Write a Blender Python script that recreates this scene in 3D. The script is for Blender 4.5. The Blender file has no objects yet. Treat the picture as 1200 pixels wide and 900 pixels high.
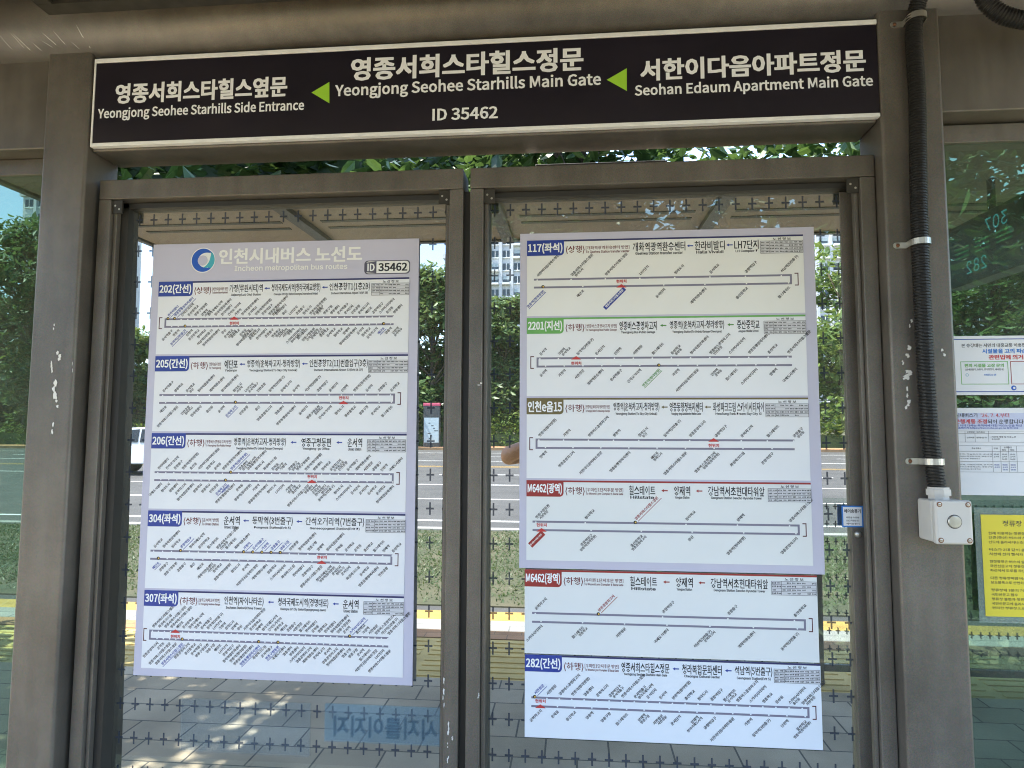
import bpy, bmesh, math, random
import numpy as np
from mathutils import Vector, Matrix

R = math.radians
rng = random.Random(7)
scene = bpy.context.scene
col = scene.collection

# ------------------------------------------------------------------ camera, sky, sun, exposure
F = 800.0                                   # focal length in pixels of the 1200 px wide photograph
YAW, PITCH, ROLL = R(5.3396), R(4.6828), R(0.2293)
CAM = np.array([0.0, -2.0, 1.5])
_r0 = np.array([math.cos(YAW), math.sin(YAW), 0.0])
_fw = np.array([-math.sin(YAW) * math.cos(PITCH), math.cos(YAW) * math.cos(PITCH), math.sin(PITCH)])
_u0 = np.cross(_r0, _fw)
_rt = math.cos(ROLL) * _r0 + math.sin(ROLL) * _u0
_up = -math.sin(ROLL) * _r0 + math.cos(ROLL) * _u0

cam_data = bpy.data.cameras.new('camera')
cam_data.sensor_width = 36.0
cam_data.lens = F / 1200 * 36.0
cam_data.clip_start = 0.02
cam_data.clip_end = 3000
cam = bpy.data.objects.new('camera', cam_data)
col.objects.link(cam)
cam.matrix_world = Matrix(((_rt[0], _up[0], -_fw[0], CAM[0]), (_rt[1], _up[1], -_fw[1], CAM[1]),
                           (_rt[2], _up[2], -_fw[2], CAM[2]), (0, 0, 0, 1)))
scene.camera = cam

SUN_EL, SUN_AZ = 62.0, 74.0                 # azimuth measured from +Y towards -X
world = bpy.data.worlds.new('World')
scene.world = world
world.use_nodes = True
wn = world.node_tree
sky = wn.nodes.new('ShaderNodeTexSky')
sky.sky_type = 'NISHITA'
sky.sun_disc = False
sky.sun_elevation = R(SUN_EL)
sky.sun_rotation = R(-SUN_AZ)
sky.ozone_density = 1.5
bg = wn.nodes['Background']
bg.inputs['Strength'].default_value = 0.15
wn.links.new(sky.outputs[0], bg.inputs[0])

sd = bpy.data.lights.new('sun', 'SUN')
sd.energy = 4.0
sd.angle = R(0.5)
sd.color = (1.0, 0.95, 0.87)
sun = bpy.data.objects.new('sun', sd)
col.objects.link(sun)
sdir = Vector((-math.sin(R(SUN_AZ)) * math.cos(R(SUN_EL)), math.cos(R(SUN_AZ)) * math.cos(R(SUN_EL)), math.sin(R(SUN_EL))))
sun.rotation_euler = sdir.to_track_quat('Z', 'Y').to_euler()
sun.location = (-20, 4, 40)

scene.view_settings.view_transform = 'Standard'
scene.view_settings.look = 'None'
scene.view_settings.exposure = 2.62
scene.view_settings.gamma = 1.0
scene.view_settings.use_white_balance = True       # set for open shade, as the phone was
scene.view_settings.white_balance_temperature = 6600
scene.view_settings.white_balance_tint = 10
scene.cycles.max_bounces = 10
scene.cycles.transparent_max_bounces = 24
scene.cycles.use_denoising = True
scene.cycles.filter_width = 1.05


def at(x, y, Y):
    """where the sight line through a photograph point meets the wall plane at depth Y: (X, Z)"""
    d = _rt * ((x - 600) / F) + _up * ((450 - y) / F) + _fw
    t = (Y - CAM[1]) / d[1]
    q = CAM + t * d
    return float(q[0]), float(q[2])


# ------------------------------------------------------------------ materials
def new_mat(name):
    m = bpy.data.materials.new(name)
    m.use_nodes = True
    nt = m.node_tree
    return m, nt, nt.nodes['Principled BSDF']


def N(nt, kind, **kw):
    n = nt.nodes.new(kind)
    for k, v in kw.items():
        setattr(n, k, v)
    return n


def c4(c):
    return (c[0], c[1], c[2], 1.0)


def mat(name, color, rough=0.5, metal=0.0, var=0.0, scale=8.0, bump=0.0, bscale=60.0, spec=0.5, color2=None, detail=6.0, space='Object'):
    m, nt, p = new_mat(name)
    p.inputs['Roughness'].default_value = rough
    p.inputs['Metallic'].default_value = metal
    p.inputs['Specular IOR Level'].default_value = spec
    tc = N(nt, 'ShaderNodeTexCoord')
    if var > 0 or color2:
        n = N(nt, 'ShaderNodeTexNoise')
        n.inputs['Scale'].default_value = scale
        n.inputs['Detail'].default_value = detail
        nt.links.new(tc.outputs[space], n.inputs['Vector'])
        r = N(nt, 'ShaderNodeValToRGB')
        a = color
        b = color2 or tuple(min(1, c * (1 + var)) for c in color)
        if not color2:
            a = tuple(c * (1 - var) for c in color)
        r.color_ramp.elements[0].position = 0.3
        r.color_ramp.elements[1].position = 0.7
        r.color_ramp.elements[0].color = c4(a)
        r.color_ramp.elements[1].color = c4(b)
        nt.links.new(n.outputs['Fac'], r.inputs['Fac'])
        nt.links.new(r.outputs['Color'], p.inputs['Base Color'])
    else:
        p.inputs['Base Color'].default_value = c4(color)
    if bump > 0:
        n2 = N(nt, 'ShaderNodeTexNoise')
        n2.inputs['Scale'].default_value = bscale
        n2.inputs['Detail'].default_value = 4
        nt.links.new(tc.outputs[space], n2.inputs['Vector'])
        b = N(nt, 'ShaderNodeBump')
        b.inputs['Strength'].default_value = bump
        b.inputs['Distance'].default_value = 0.01
        nt.links.new(n2.outputs['Fac'], b.inputs['Height'])
        nt.links.new(b.outputs['Normal'], p.inputs['Normal'])
    return m


def mat_paint():
    """bronze metallic paint: fine speckle, streaked dirt, chalky patches"""
    m, nt, p = new_mat('bronze_paint')
    tc = N(nt, 'ShaderNodeTexCoord')
    fine = N(nt, 'ShaderNodeTexNoise')
    fine.inputs['Scale'].default_value = 420
    fine.inputs['Detail'].default_value = 2
    nt.links.new(tc.outputs['Object'], fine.inputs['Vector'])
    mp = N(nt, 'ShaderNodeMapping')
    mp.inputs['Scale'].default_value = (14, 14, 1.6)
    nt.links.new(tc.outputs['Object'], mp.inputs['Vector'])
    streak = N(nt, 'ShaderNodeTexNoise')
    streak.inputs['Scale'].default_value = 1.6
    streak.inputs['Detail'].default_value = 7
    nt.links.new(mp.outputs[0], streak.inputs['Vector'])
    mix = N(nt, 'ShaderNodeMix', data_type='RGBA')
    mix.inputs[6].default_value = c4((0.144, 0.122, 0.096))
    mix.inputs[7].default_value = c4((0.182, 0.156, 0.124))
    rr = N(nt, 'ShaderNodeMapRange')
    rr.inputs[1].default_value = 0.3
    rr.inputs[2].default_value = 0.72
    nt.links.new(streak.outputs['Fac'], rr.inputs[0])
    nt.links.new(rr.outputs[0], mix.inputs[0])
    mix2 = N(nt, 'ShaderNodeMix', data_type='RGBA', blend_type='OVERLAY')
    mix2.inputs[0].default_value = 0.8
    nt.links.new(mix.outputs[2], mix2.inputs[6])
    nt.links.new(fine.outputs['Color'], mix2.inputs[7])
    hs = N(nt, 'ShaderNodeHueSaturation')
    hs.inputs['Saturation'].default_value = 0.75
    nt.links.new(mix2.outputs[2], hs.inputs['Color'])
    nt.links.new(hs.outputs[0], p.inputs['Base Color'])
    gr = N(nt, 'ShaderNodeTexNoise')
    gr.inputs['Scale'].default_value = 3.5
    gr.inputs['Detail'].default_value = 9
    gr.inputs['Roughness'].default_value = 0.65
    nt.links.new(tc.outputs['Object'], gr.inputs['Vector'])
    gm = N(nt, 'ShaderNodeMapRange')
    gm.inputs[1].default_value = 0.35
    gm.inputs[2].default_value = 0.7
    gm.inputs[3].default_value = 0.74
    gm.inputs[4].default_value = 1.12
    nt.links.new(gr.outputs['Fac'], gm.inputs[0])
    gx_ = N(nt, 'ShaderNodeMix', data_type='RGBA', blend_type='MULTIPLY')
    gx_.inputs[0].default_value = 1.0
    nt.links.new(hs.outputs[0], gx_.inputs[6])
    nt.links.new(gm.outputs[0], gx_.inputs[7])
    nt.links.new(gx_.outputs[2], p.inputs['Base Color'])
    p.inputs['Metallic'].default_value = 0.35
    rg = N(nt, 'ShaderNodeMapRange')
    rg.inputs[3].default_value = 0.34
    rg.inputs[4].default_value = 0.52
    nt.links.new(streak.outputs['Fac'], rg.inputs[0])
    nt.links.new(rg.outputs[0], p.inputs['Roughness'])
    b = N(nt, 'ShaderNodeBump')
    b.inputs['Strength'].default_value = 0.12
    b.inputs['Distance'].default_value = 0.002
    nt.links.new(fine.outputs['Fac'], b.inputs['Height'])
    nt.links.new(b.outputs[0], p.inputs['Normal'])
    return m


def mat_glass(name, refl, refl_col, trans_col, plus=True, px0=0.0, pz0=0.0):
    """coated glass: a mirror film over tinted glass, printed with small grey crosses on a 5 by 10 cm grid"""
    m, nt, p = new_mat(name)
    nt.nodes.remove(p)
    out = nt.nodes['Material Output']
    gl = N(nt, 'ShaderNodeBsdfGlossy')
    gl.inputs['Roughness'].default_value = 0.0
    gl.inputs['Color'].default_value = c4(refl_col)
    tr = N(nt, 'ShaderNodeBsdfTransparent')
    tr.inputs['Color'].default_value = c4(trans_col)
    mx = N(nt, 'ShaderNodeMixShader')
    fr = N(nt, 'ShaderNodeLayerWeight')
    fr.inputs['Blend'].default_value = 0.25
    ad = N(nt, 'ShaderNodeMath', operation='MULTIPLY_ADD')
    ad.inputs[1].default_value = 0.5
    ad.inputs[2].default_value = refl
    ad.use_clamp = True
    nt.links.new(fr.outputs['Fresnel'], ad.inputs[0])
    geo = N(nt, 'ShaderNodeNewGeometry')
    # faint dusty veil: haze of the mirror image put into its colour
    ns = N(nt, 'ShaderNodeTexNoise')
    ns.inputs['Scale'].default_value = 3.0
    ns.inputs['Detail'].default_value = 8
    nt.links.new(geo.outputs['Position'], ns.inputs['Vector'])
    nt.links.new(ad.outputs[0], mx.inputs[0])
    nt.links.new(tr.outputs[0], mx.inputs[1])
    nt.links.new(gl.outputs[0], mx.inputs[2])
    haze = N(nt, 'ShaderNodeBsdfDiffuse')
    haze.inputs['Color'].default_value = (0.62, 0.62, 0.52, 1)
    mxd = N(nt, 'ShaderNodeMixShader')
    dr = N(nt, 'ShaderNodeMapRange')
    dr.inputs[1].default_value = 0.35
    dr.inputs[2].default_value = 0.8
    dr.inputs[3].default_value = 0.03
    dr.inputs[4].default_value = 0.13
    nt.links.new(ns.outputs['Fac'], dr.inputs[0])
    nt.links.new(dr.outputs[0], mxd.inputs[0])
    nt.links.new(mx.outputs[0], mxd.inputs[1])
    nt.links.new(haze.outputs[0], mxd.inputs[2])
    last = mxd
    if plus:
        sx = N(nt, 'ShaderNodeSeparateXYZ')
        nt.links.new(geo.outputs['Position'], sx.inputs[0])

        def cell(sock, period, off):
            a = N(nt, 'ShaderNodeMath', operation='ADD')
            a.inputs[1].default_value = 100 * period - off + period / 2
            nt.links.new(sock, a.inputs[0])
            mo = N(nt, 'ShaderNodeMath', operation='MODULO')
            mo.inputs[1].default_value = period
            nt.links.new(a.outputs[0], mo.inputs[0])
            su = N(nt, 'ShaderNodeMath', operation='SUBTRACT')
            su.inputs[1].default_value = period / 2
            nt.links.new(mo.outputs[0], su.inputs[0])
            ab = N(nt, 'ShaderNodeMath', operation='ABSOLUTE')
            nt.links.new(su.outputs[0], ab.inputs[0])
            return ab.outputs[0]
        ax = cell(sx.outputs['X'], 0.05, px0)
        az = cell(sx.outputs['Z'], 0.105, pz0)

        def lt(sock, v):
            a = N(nt, 'ShaderNodeMath', operation='LESS_THAN')
            a.inputs[1].default_value = v
            nt.links.new(sock, a.inputs[0])
            return a.outputs[0]

        def mul(a, b, op='MULTIPLY'):
            q = N(nt, 'ShaderNodeMath', operation=op)
            nt.links.new(a, q.inputs[0])
            nt.links.new(b, q.inputs[1])
            return q.outputs[0]
        bar1 = mul(lt(ax, 0.0027), lt(az, 0.0195))
        bar2 = mul(lt(ax, 0.0125), lt(az, 0.0029))
        pl = mul(bar1, bar2, 'MAXIMUM')
        sc = N(nt, 'ShaderNodeMath', operation='MULTIPLY')
        sc.inputs[1].default_value = 0.85
        nt.links.new(pl, sc.inputs[0])
        ink = N(nt, 'ShaderNodeBsdfDiffuse')
        ink.inputs['Color'].default_value = (0.045, 0.055, 0.075, 1)
        mp = N(nt, 'ShaderNodeMixShader')
        nt.links.new(sc.outputs[0], mp.inputs[0])
        nt.links.new(last.outputs[0], mp.inputs[1])
        nt.links.new(ink.outputs[0], mp.inputs[2])
        last = mp
    nt.links.new(last.outputs[0], out.inputs['Surface'])
    return m


def mat_clear(name, c, haze=0.0, hazecol=(0.5, 0.6, 0.8)):
    m, nt, p = new_mat(name)
    nt.nodes.remove(p)
    tr = N(nt, 'ShaderNodeBsdfTransparent')
    tr.inputs['Color'].default_value = c4(c)
    last = tr
    if haze:
        d = N(nt, 'ShaderNodeBsdfDiffuse')
        d.inputs['Color'].default_value = c4(hazecol)
        mx = N(nt, 'ShaderNodeMixShader')
        mx.inputs[0].default_value = haze
        nt.links.new(tr.outputs[0], mx.inputs[1])
        nt.links.new(d.outputs[0], mx.inputs[2])
        last = mx
    nt.links.new(last.outputs[0], nt.nodes['Material Output'].inputs['Surface'])
    return m


def mat_bricks(name, c1, c2, mortar, w, h, msize=0.006, rough=0.85, stain=0.25, rot=0.0, bias=0.0, bumpd=0.004):
    m, nt, p = new_mat(name)
    geo = N(nt, 'ShaderNodeNewGeometry')
    mp = N(nt, 'ShaderNodeMapping')
    mp.inputs['Rotation'].default_value = (0, 0, rot)
    nt.links.new(geo.outputs['Position'], mp.inputs['Vector'])
    b = N(nt, 'ShaderNodeTexBrick')
    b.offset = 0.5
    b.inputs['Color1'].default_value = c4(c1)
    b.inputs['Color2'].default_value = c4(c2)
    b.inputs['Mortar'].default_value = c4(mortar)
    b.inputs['Scale'].default_value = 1.0
    b.inputs['Mortar Size'].default_value = msize
    b.inputs['Mortar Smooth'].default_value = 0.2
    b.inputs['Bias'].default_value = bias
    b.inputs['Brick Width'].default_value = w
    b.inputs['Row Height'].default_value = h
    nt.links.new(mp.outputs[0], b.inputs['Vector'])
    n = N(nt, 'ShaderNodeTexNoise')
    n.inputs['Scale'].default_value = 2.2
    n.inputs['Detail'].default_value = 9
    nt.links.new(geo.outputs['Position'], n.inputs['Vector'])
    mr = N(nt, 'ShaderNodeMapRange')
    mr.inputs[1].default_value = 0.3
    mr.inputs[2].default_value = 0.75
    mr.inputs[3].default_value = 1 - stain
    mr.inputs[4].default_value = 1 + stain
    nt.links.new(n.outputs['Fac'], mr.inputs[0])
    mu = N(nt, 'ShaderNodeMix', data_type='RGBA', blend_type='MULTIPLY')
    mu.inputs[0].default_value = 1.0
    nt.links.new(b.outputs['Color'], mu.inputs[6])
    nt.links.new(mr.outputs[0], mu.inputs[7])
    nt.links.new(mu.outputs[2], p.inputs['Base Color'])
    p.inputs['Roughness'].default_value = rough
    bu = N(nt, 'ShaderNodeBump')
    bu.inputs['Strength'].default_value = 0.6
    bu.inputs['Distance'].default_value = bumpd
    bu.invert = True
    nt.links.new(b.outputs['Fac'], bu.inputs['Height'])
    nt.links.new(bu.outputs[0], p.inputs['Normal'])
    return m


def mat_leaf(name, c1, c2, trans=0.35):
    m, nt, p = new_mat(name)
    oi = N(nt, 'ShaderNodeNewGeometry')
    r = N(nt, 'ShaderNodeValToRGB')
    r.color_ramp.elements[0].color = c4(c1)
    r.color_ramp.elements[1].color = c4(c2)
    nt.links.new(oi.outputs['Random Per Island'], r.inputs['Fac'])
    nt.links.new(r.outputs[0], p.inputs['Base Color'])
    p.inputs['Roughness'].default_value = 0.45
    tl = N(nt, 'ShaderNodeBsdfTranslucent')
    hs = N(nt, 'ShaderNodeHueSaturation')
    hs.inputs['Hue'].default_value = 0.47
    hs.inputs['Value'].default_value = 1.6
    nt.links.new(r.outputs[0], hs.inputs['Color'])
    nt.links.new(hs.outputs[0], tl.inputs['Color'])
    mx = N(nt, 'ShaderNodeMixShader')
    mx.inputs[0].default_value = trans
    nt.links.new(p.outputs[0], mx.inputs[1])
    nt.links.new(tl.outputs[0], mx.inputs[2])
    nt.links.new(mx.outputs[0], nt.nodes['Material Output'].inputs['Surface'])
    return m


def mat_glow(name, c, strength):
    m, nt, p = new_mat(name)
    p.inputs['Base Color'].default_value = (0, 0, 0, 1)
    p.inputs['Emission Color'].default_value = c4(c)
    p.inputs['Emission Strength'].default_value = strength
    return m


M = {}
M['paint'] = mat_paint()
M['gasket'] = mat('black_gasket', (0.030, 0.028, 0.025), 0.5)
M['dark_metal'] = mat('dark_anodised_metal', (0.055, 0.05, 0.042), 0.42, 0.4, var=0.25, scale=20)
M['soffit'] = mat('soffit_panel', (0.22, 0.175, 0.14), 0.5, 0.0, var=0.10, scale=3)
M['white_trim'] = mat('white_trim', (0.84, 0.84, 0.83), 0.4, var=0.06, scale=30)
M['sign_face'] = mat('sign_face', (0.012, 0.010, 0.016), 0.28, 0.0, color2=(0.020, 0.016, 0.024), scale=3)
M['white_ink'] = mat('white_ink', (0.88, 0.89, 0.90), 0.45)
M['title_ink'] = mat('title_ink', (0.86, 0.86, 0.84), 0.45)
M['lime'] = mat('lime_ink', (0.36, 0.66, 0.05), 0.4)
M['black_ink'] = mat('black_ink', (0.022, 0.022, 0.028), 0.5)
M['maroon_ink'] = mat('maroon_ink', (0.16, 0.03, 0.035), 0.5)
M['red_ink'] = mat('red_ink', (0.55, 0.04, 0.04), 0.5)
M['blue_ink'] = mat('blue_ink', (0.03, 0.06, 0.33), 0.5)
M['green_ink'] = mat('green_ink', (0.08, 0.28, 0.05), 0.5)
M['olive_ink'] = mat('olive_ink', (0.15, 0.12, 0.045), 0.5)
M['bluetab'] = mat('blue_tab', (0.022, 0.05, 0.30), 0.4, var=0.08, scale=30)
M['greentab'] = mat('green_tab', (0.15, 0.42, 0.10), 0.4, var=0.08, scale=30)
M['olivetab'] = mat('olive_tab', (0.16, 0.125, 0.045), 0.4, var=0.08, scale=30)
M['redtab'] = mat('red_tab', (0.32, 0.03, 0.028), 0.4, var=0.08, scale=30)
M['navy_line'] = mat('navy_line', (0.03, 0.03, 0.12), 0.5)
M['route_line'] = mat('route_line', (0.21, 0.20, 0.27), 0.5)
M['bracket'] = mat('bracket_line', (0.10, 0.02, 0.03), 0.5)
M['yellow_dot'] = mat('yellow_dot', (0.75, 0.5, 0.1), 0.5)
M['lavender'] = mat('lavender_board', (0.56, 0.545, 0.66), 0.38, var=0.03, scale=4)
M['sheet'] = mat('white_sheet', (0.81, 0.82, 0.845), 0.38, var=0.015, scale=5)
M['sheet_cream'] = mat('cream_sheet', (0.81, 0.81, 0.785), 0.38, var=0.02, scale=5)
M['sheet_grey'] = mat('grey_sheet', (0.76, 0.78, 0.78), 0.38, var=0.02, scale=5)  # partly its own grey, partly the light on it put into the colour
M['sheet_blue'] = mat('blue_white_sheet', (0.79, 0.83, 0.89), 0.38, var=0.015, scale=5)  # some of the blue tint is fallen light, kept in the colour
M['tablebg'] = mat('table_paper', (0.66, 0.66, 0.69), 0.5)
M['grey_ink'] = mat('grey_ink', (0.09, 0.09, 0.10), 0.5)
M['teal'] = mat('teal_ink', (0.06, 0.42, 0.52), 0.4)
M['emblem_blue'] = mat('emblem_blue', (0.015, 0.10, 0.50), 0.4)
M['badge_grey'] = mat('badge_grey', (0.10, 0.095, 0.14), 0.4)
M['conduit'] = mat('black_conduit', (0.012, 0.011, 0.010), 0.45, var=0.2, scale=40)
M['steel'] = mat('zinc_steel', (0.55, 0.53, 0.48), 0.36, 0.8, var=0.12, scale=40)
M['rust'] = mat('rusty_screw', (0.22, 0.10, 0.05), 0.6, 0.4)
M['abs'] = mat('grey_plastic', (0.60, 0.575, 0.53), 0.42, var=0.03, scale=12, bump=0.03, bscale=300)
M['paper_white'] = mat('notice_paper', (0.76, 0.77, 0.79), 0.45)
M['paper_yellow'] = mat('yellow_paper', (0.80, 0.66, 0.05), 0.45, var=0.03, scale=6)
M['pouch'] = mat_clear('laminate_film', (0.92, 0.96, 0.93), 0.22, (0.62, 0.70, 0.62))
M['film_faint'] = mat_clear('faint_film', (0.96, 0.98, 1.0), 0.035, (0.50, 0.60, 0.64))
M['film'] = mat_clear('pale_blue_film', (0.85, 0.93, 1.0), 0.075, (0.58, 0.68, 0.68))
M['film_ink'] = mat_clear('film_ink', (0.90, 0.93, 0.95), 0.07, (0.12, 0.22, 0.30))
M['chip'] = mat('bare_chip', (0.75, 0.74, 0.70), 0.7)
M['sticker_blue'] = mat('sticker_blue', (0.03, 0.19, 0.60), 0.4)
M['glass'] = mat_glass('coated_glass', 0.47, (0.94, 0.97, 0.97), (0.24, 0.28, 0.255), True, -0.155, 0.55)
M['glass_green'] = mat_glass('green_glass', 0.20, (0.60, 0.92, 0.78), (0.14, 0.24, 0.165), False)
M['glass_edge'] = mat_clear('glass_body', (0.86, 0.93, 0.90))
M['screen_glass'] = mat_glass('screen_glass', 0.05, (0.9, 0.95, 0.95), (0.9, 0.95, 0.93), True)
M['paver'] = mat_bricks('grey_pavers', (0.36, 0.305, 0.21), (0.47, 0.41, 0.295), (0.09, 0.088, 0.078), 0.30, 0.20, 0.005)
M['redbrick'] = mat_bricks('orange_paving_bricks', (0.42, 0.22, 0.10), (0.50, 0.28, 0.14), (0.25, 0.16, 0.09), 0.20, 0.10, 0.004)
M['kerbstone'] = mat_bricks('granite_kerb', (0.31, 0.305, 0.28), (0.35, 0.34, 0.32), (0.2, 0.2, 0.19), 1.0, 0.5, 0.006, stain=0.12)
M['asphalt'] = mat('asphalt', (0.062, 0.062, 0.060), 0.9, var=0.0, color2=(0.092, 0.091, 0.087), scale=1.4, bump=0.4, bscale=90, detail=10)
M['yellow_line'] = mat('yellow_road_paint', (0.50, 0.31, 0.07), 0.7, var=0.15, scale=9)
M['white_line'] = mat('white_road_paint', (0.70, 0.70, 0.68), 0.7, var=0.12, scale=9)
M['soil'] = mat('soil', (0.10, 0.075, 0.05), 0.95, var=0.35, scale=6, bump=0.6, bscale=30)
M['turf'] = mat('turf', (0.045, 0.06, 0.026), 0.95, var=0.0, color2=(0.105, 0.095, 0.055), scale=2.2, detail=12)
M['grass'] = mat_leaf('grass_blades', (0.04, 0.085, 0.022), (0.10, 0.14, 0.045), 0.3)
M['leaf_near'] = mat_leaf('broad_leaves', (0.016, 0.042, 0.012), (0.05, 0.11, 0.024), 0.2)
M['leaf_pine'] = mat_leaf('dark_tree_leaves', (0.045, 0.095, 0.032), (0.115, 0.19, 0.058), 0.3)
M['leaf_bright'] = mat_leaf('bright_tree_leaves', (0.065, 0.125, 0.03), (0.17, 0.26, 0.06), 0.3)
M['leaf_hedge'] = mat_leaf('hedge_leaves', (0.06, 0.12, 0.018), (0.17, 0.27, 0.04), 0.25)
M['bark'] = mat('bark', (0.10, 0.075, 0.055), 0.9, var=0.3, scale=14, bump=0.5, bscale=30)
M['tower_white'] = mat('tower_render', (0.62, 0.64, 0.66), 0.8, var=0.05, scale=0.2)
M['tower_teal'] = mat('tower_teal', (0.36, 0.44, 0.47), 0.8, var=0.05, scale=0.2)
M['tower_glass'] = mat('tower_window', (0.04, 0.06, 0.08), 0.12)
M['car_paint'] = mat('white_car_paint', (0.70, 0.72, 0.74), 0.22)
M['car_glass'] = mat('car_glass', (0.015, 0.02, 0.025), 0.06)
M['tyre'] = mat('tyre_rubber', (0.015, 0.015, 0.015), 0.8)
M['rim'] = mat('alloy_rim', (0.5, 0.5, 0.52), 0.3, 0.8)
M['lamp_clear'] = mat('headlamp', (0.75, 0.77, 0.78), 0.12)
M['pillar_panel'] = mat('pillar_panel', (0.42, 0.52, 0.56), 0.35, var=0.1, scale=3)
M['pillar_dark'] = mat('pillar_dark', (0.05, 0.055, 0.06), 0.35)
M['pillar_pink'] = mat('pillar_pink', (0.55, 0.09, 0.16), 0.45)
M['banner'] = mat('yellow_banner', (0.55, 0.42, 0.04), 0.7, var=0.06, scale=3)
M['led'] = mat_glow('led_cyan', (0.15, 0.75, 0.85), 0.20)
M['led_green'] = mat_glow('led_green', (0.25, 1.0, 0.4), 0.09)
M['skin'] = mat('skin', (0.50, 0.24, 0.125), 0.5, var=0.06, scale=8)
M['shirt'] = mat('navy_shirt', (0.045, 0.055, 0.09), 0.85, var=0.1, scale=20)
M['trousers'] = mat('grey_trousers', (0.10, 0.10, 0.105), 0.85, var=0.1, scale=20)
M['hair'] = mat('black_hair', (0.012, 0.010, 0.009), 0.5, bump=0.4, bscale=120)
M['shoe'] = mat('white_shoe', (0.55, 0.55, 0.54), 0.6)
M['phone'] = mat('phone_back', (0.03, 0.03, 0.035), 0.25, 0.3)


def mat_tactile():
    m, nt, p = new_mat('tactile_yellow')
    geo = N(nt, 'ShaderNodeNewGeometry')
    n = N(nt, 'ShaderNodeTexNoise')
    n.inputs['Scale'].default_value = 5
    n.inputs['Detail'].default_value = 8
    nt.links.new(geo.outputs['Position'], n.inputs['Vector'])
    r = N(nt, 'ShaderNodeValToRGB')
    r.color_ramp.elements[0].position = 0.3
    r.color_ramp.elements[0].color = c4((0.54, 0.40, 0.13))
    r.color_ramp.elements[1].position = 0.7
    r.color_ramp.elements[1].color = c4((0.70, 0.54, 0.20))
    nt.links.new(n.outputs['Fac'], r.inputs[0])
    nt.links.new(r.outputs[0], p.inputs['Base Color'])
    p.inputs['Roughness'].default_value = 0.8
    return m


M['tactile'] = mat_tactile()


# ------------------------------------------------------------------ mesh builder
class MB:
    def __init__(self):
        self.v, self.f, self.m, self.mats = [], [], [], []
        self.smooth = False

    def mi(self, m):
        if m not in self.mats:
            self.mats.append(m)
        return self.mats.index(m)

    def add(self, verts, faces, m):
        o = len(self.v)
        i = self.mi(m)
        self.v.extend([tuple(map(float, p)) for p in verts])
        self.f.extend([tuple(o + k for k in f) for f in faces])
        self.m.extend([i] * len(faces))
        return self

    def box(self, x0, x1, y0, y1, z0, z1, m):
        v = [(x0, y0, z0), (x1, y0, z0), (x1, y1, z0), (x0, y1, z0), (x0, y0, z1), (x1, y0, z1), (x1, y1, z1), (x0, y1, z1)]
        f = [(0, 3, 2, 1), (4, 5, 6, 7), (0, 1, 5, 4), (1, 2, 6, 5), (2, 3, 7, 6), (3, 0, 4, 7)]
        return self.add(v, f, m)

    def rect(self, x0, x1, z0, z1, y, m):
        return self.add([(x0, y, z0), (x1, y, z0), (x1, y, z1), (x0, y, z1)], [(0, 1, 2, 3)], m)

    def flat(self, x0, x1, y0, y1, z, m):
        return self.add([(x0, y0, z), (x1, y0, z), (x1, y1, z), (x0, y1, z)], [(0, 1, 2, 3)], m)

    def poly(self, pts, y, m):
        return self.add([(p[0], y, p[1]) for p in pts], [tuple(range(len(pts)))], m)

    def disc(self, x, z, r, y, m, n=16):
        return self.poly([(x + r * math.cos(2 * math.pi * k / n), z + r * math.sin(2 * math.pi * k / n)) for k in range(n)], y, m)

    def tube(self, pts, radii, m, n=14, caps=True):
        pts = [Vector(p) for p in pts]
        if not isinstance(radii, (list, tuple)):
            radii = [radii] * len(pts)
        rings, verts = [], []
        ref = None
        for i, p in enumerate(pts):
            t = (pts[min(i + 1, len(pts) - 1)] - pts[max(i - 1, 0)]).normalized()
            if ref is None:
                ref = Vector((0, 0, 1)) if abs(t.z) < 0.9 else Vector((1, 0, 0))
            a = (ref - t * ref.dot(t)).normalized()
            ref = a
            b = t.cross(a)
            for k in range(n):
                th = 2 * math.pi * k / n
                verts.append(p + (a * math.cos(th) + b * math.sin(th)) * radii[i])
        faces = []
        for i in range(len(pts) - 1):
            for k in range(n):
                k2 = (k + 1) % n
                faces.append((i * n + k, i * n + k2, (i + 1) * n + k2, (i + 1) * n + k))
        if caps:
            faces.append(tuple(range(n - 1, -1, -1)))
            faces.append(tuple((len(pts) - 1) * n + k for k in range(n)))
        return self.add(verts, faces, m)

    def lathe(self, c, axis, prof, m, n=24):
        """prof: (distance along axis, radius)"""
        return self.tube([Vector(c) + Vector(axis) * d for d, r in prof], [max(r, 1e-5) for d, r in prof], m, n)

    def build(self, name, parent=None, loc=None, bevel=0.0, smooth=False, segs=2):
        base = world_loc(parent) if parent else Vector(loc if loc is not None else (0, 0, 0))
        me = bpy.data.meshes.new(name)
        me.from_pydata([(p[0] - base.x, p[1] - base.y, p[2] - base.z) for p in self.v], [], self.f)
        for m in self.mats:
            me.materials.append(m)
        if len(self.mats) > 1:
            me.polygons.foreach_set('material_index', self.m)
        if smooth:
            me.polygons.foreach_set('use_smooth', [True] * len(me.polygons))
        me.update()
        o = bpy.data.objects.new(name, me)
        col.objects.link(o)
        if parent:
            o.parent = parent
        else:
            o.location = base
        if bevel:
            b = o.modifiers.new('bevel', 'BEVEL')
            b.width = bevel
            b.segments = segs
            b.limit_method = 'ANGLE'
            me.polygons.foreach_set('use_smooth', [True] * len(me.polygons))
            o.modifiers.new('wn', 'WEIGHTED_NORMAL').keep_sharp = False
        return o


def world_loc(o):
    v = Vector((0, 0, 0))
    while o:
        v = v + Vector(o.location)
        o = o.parent
    return v


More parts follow.
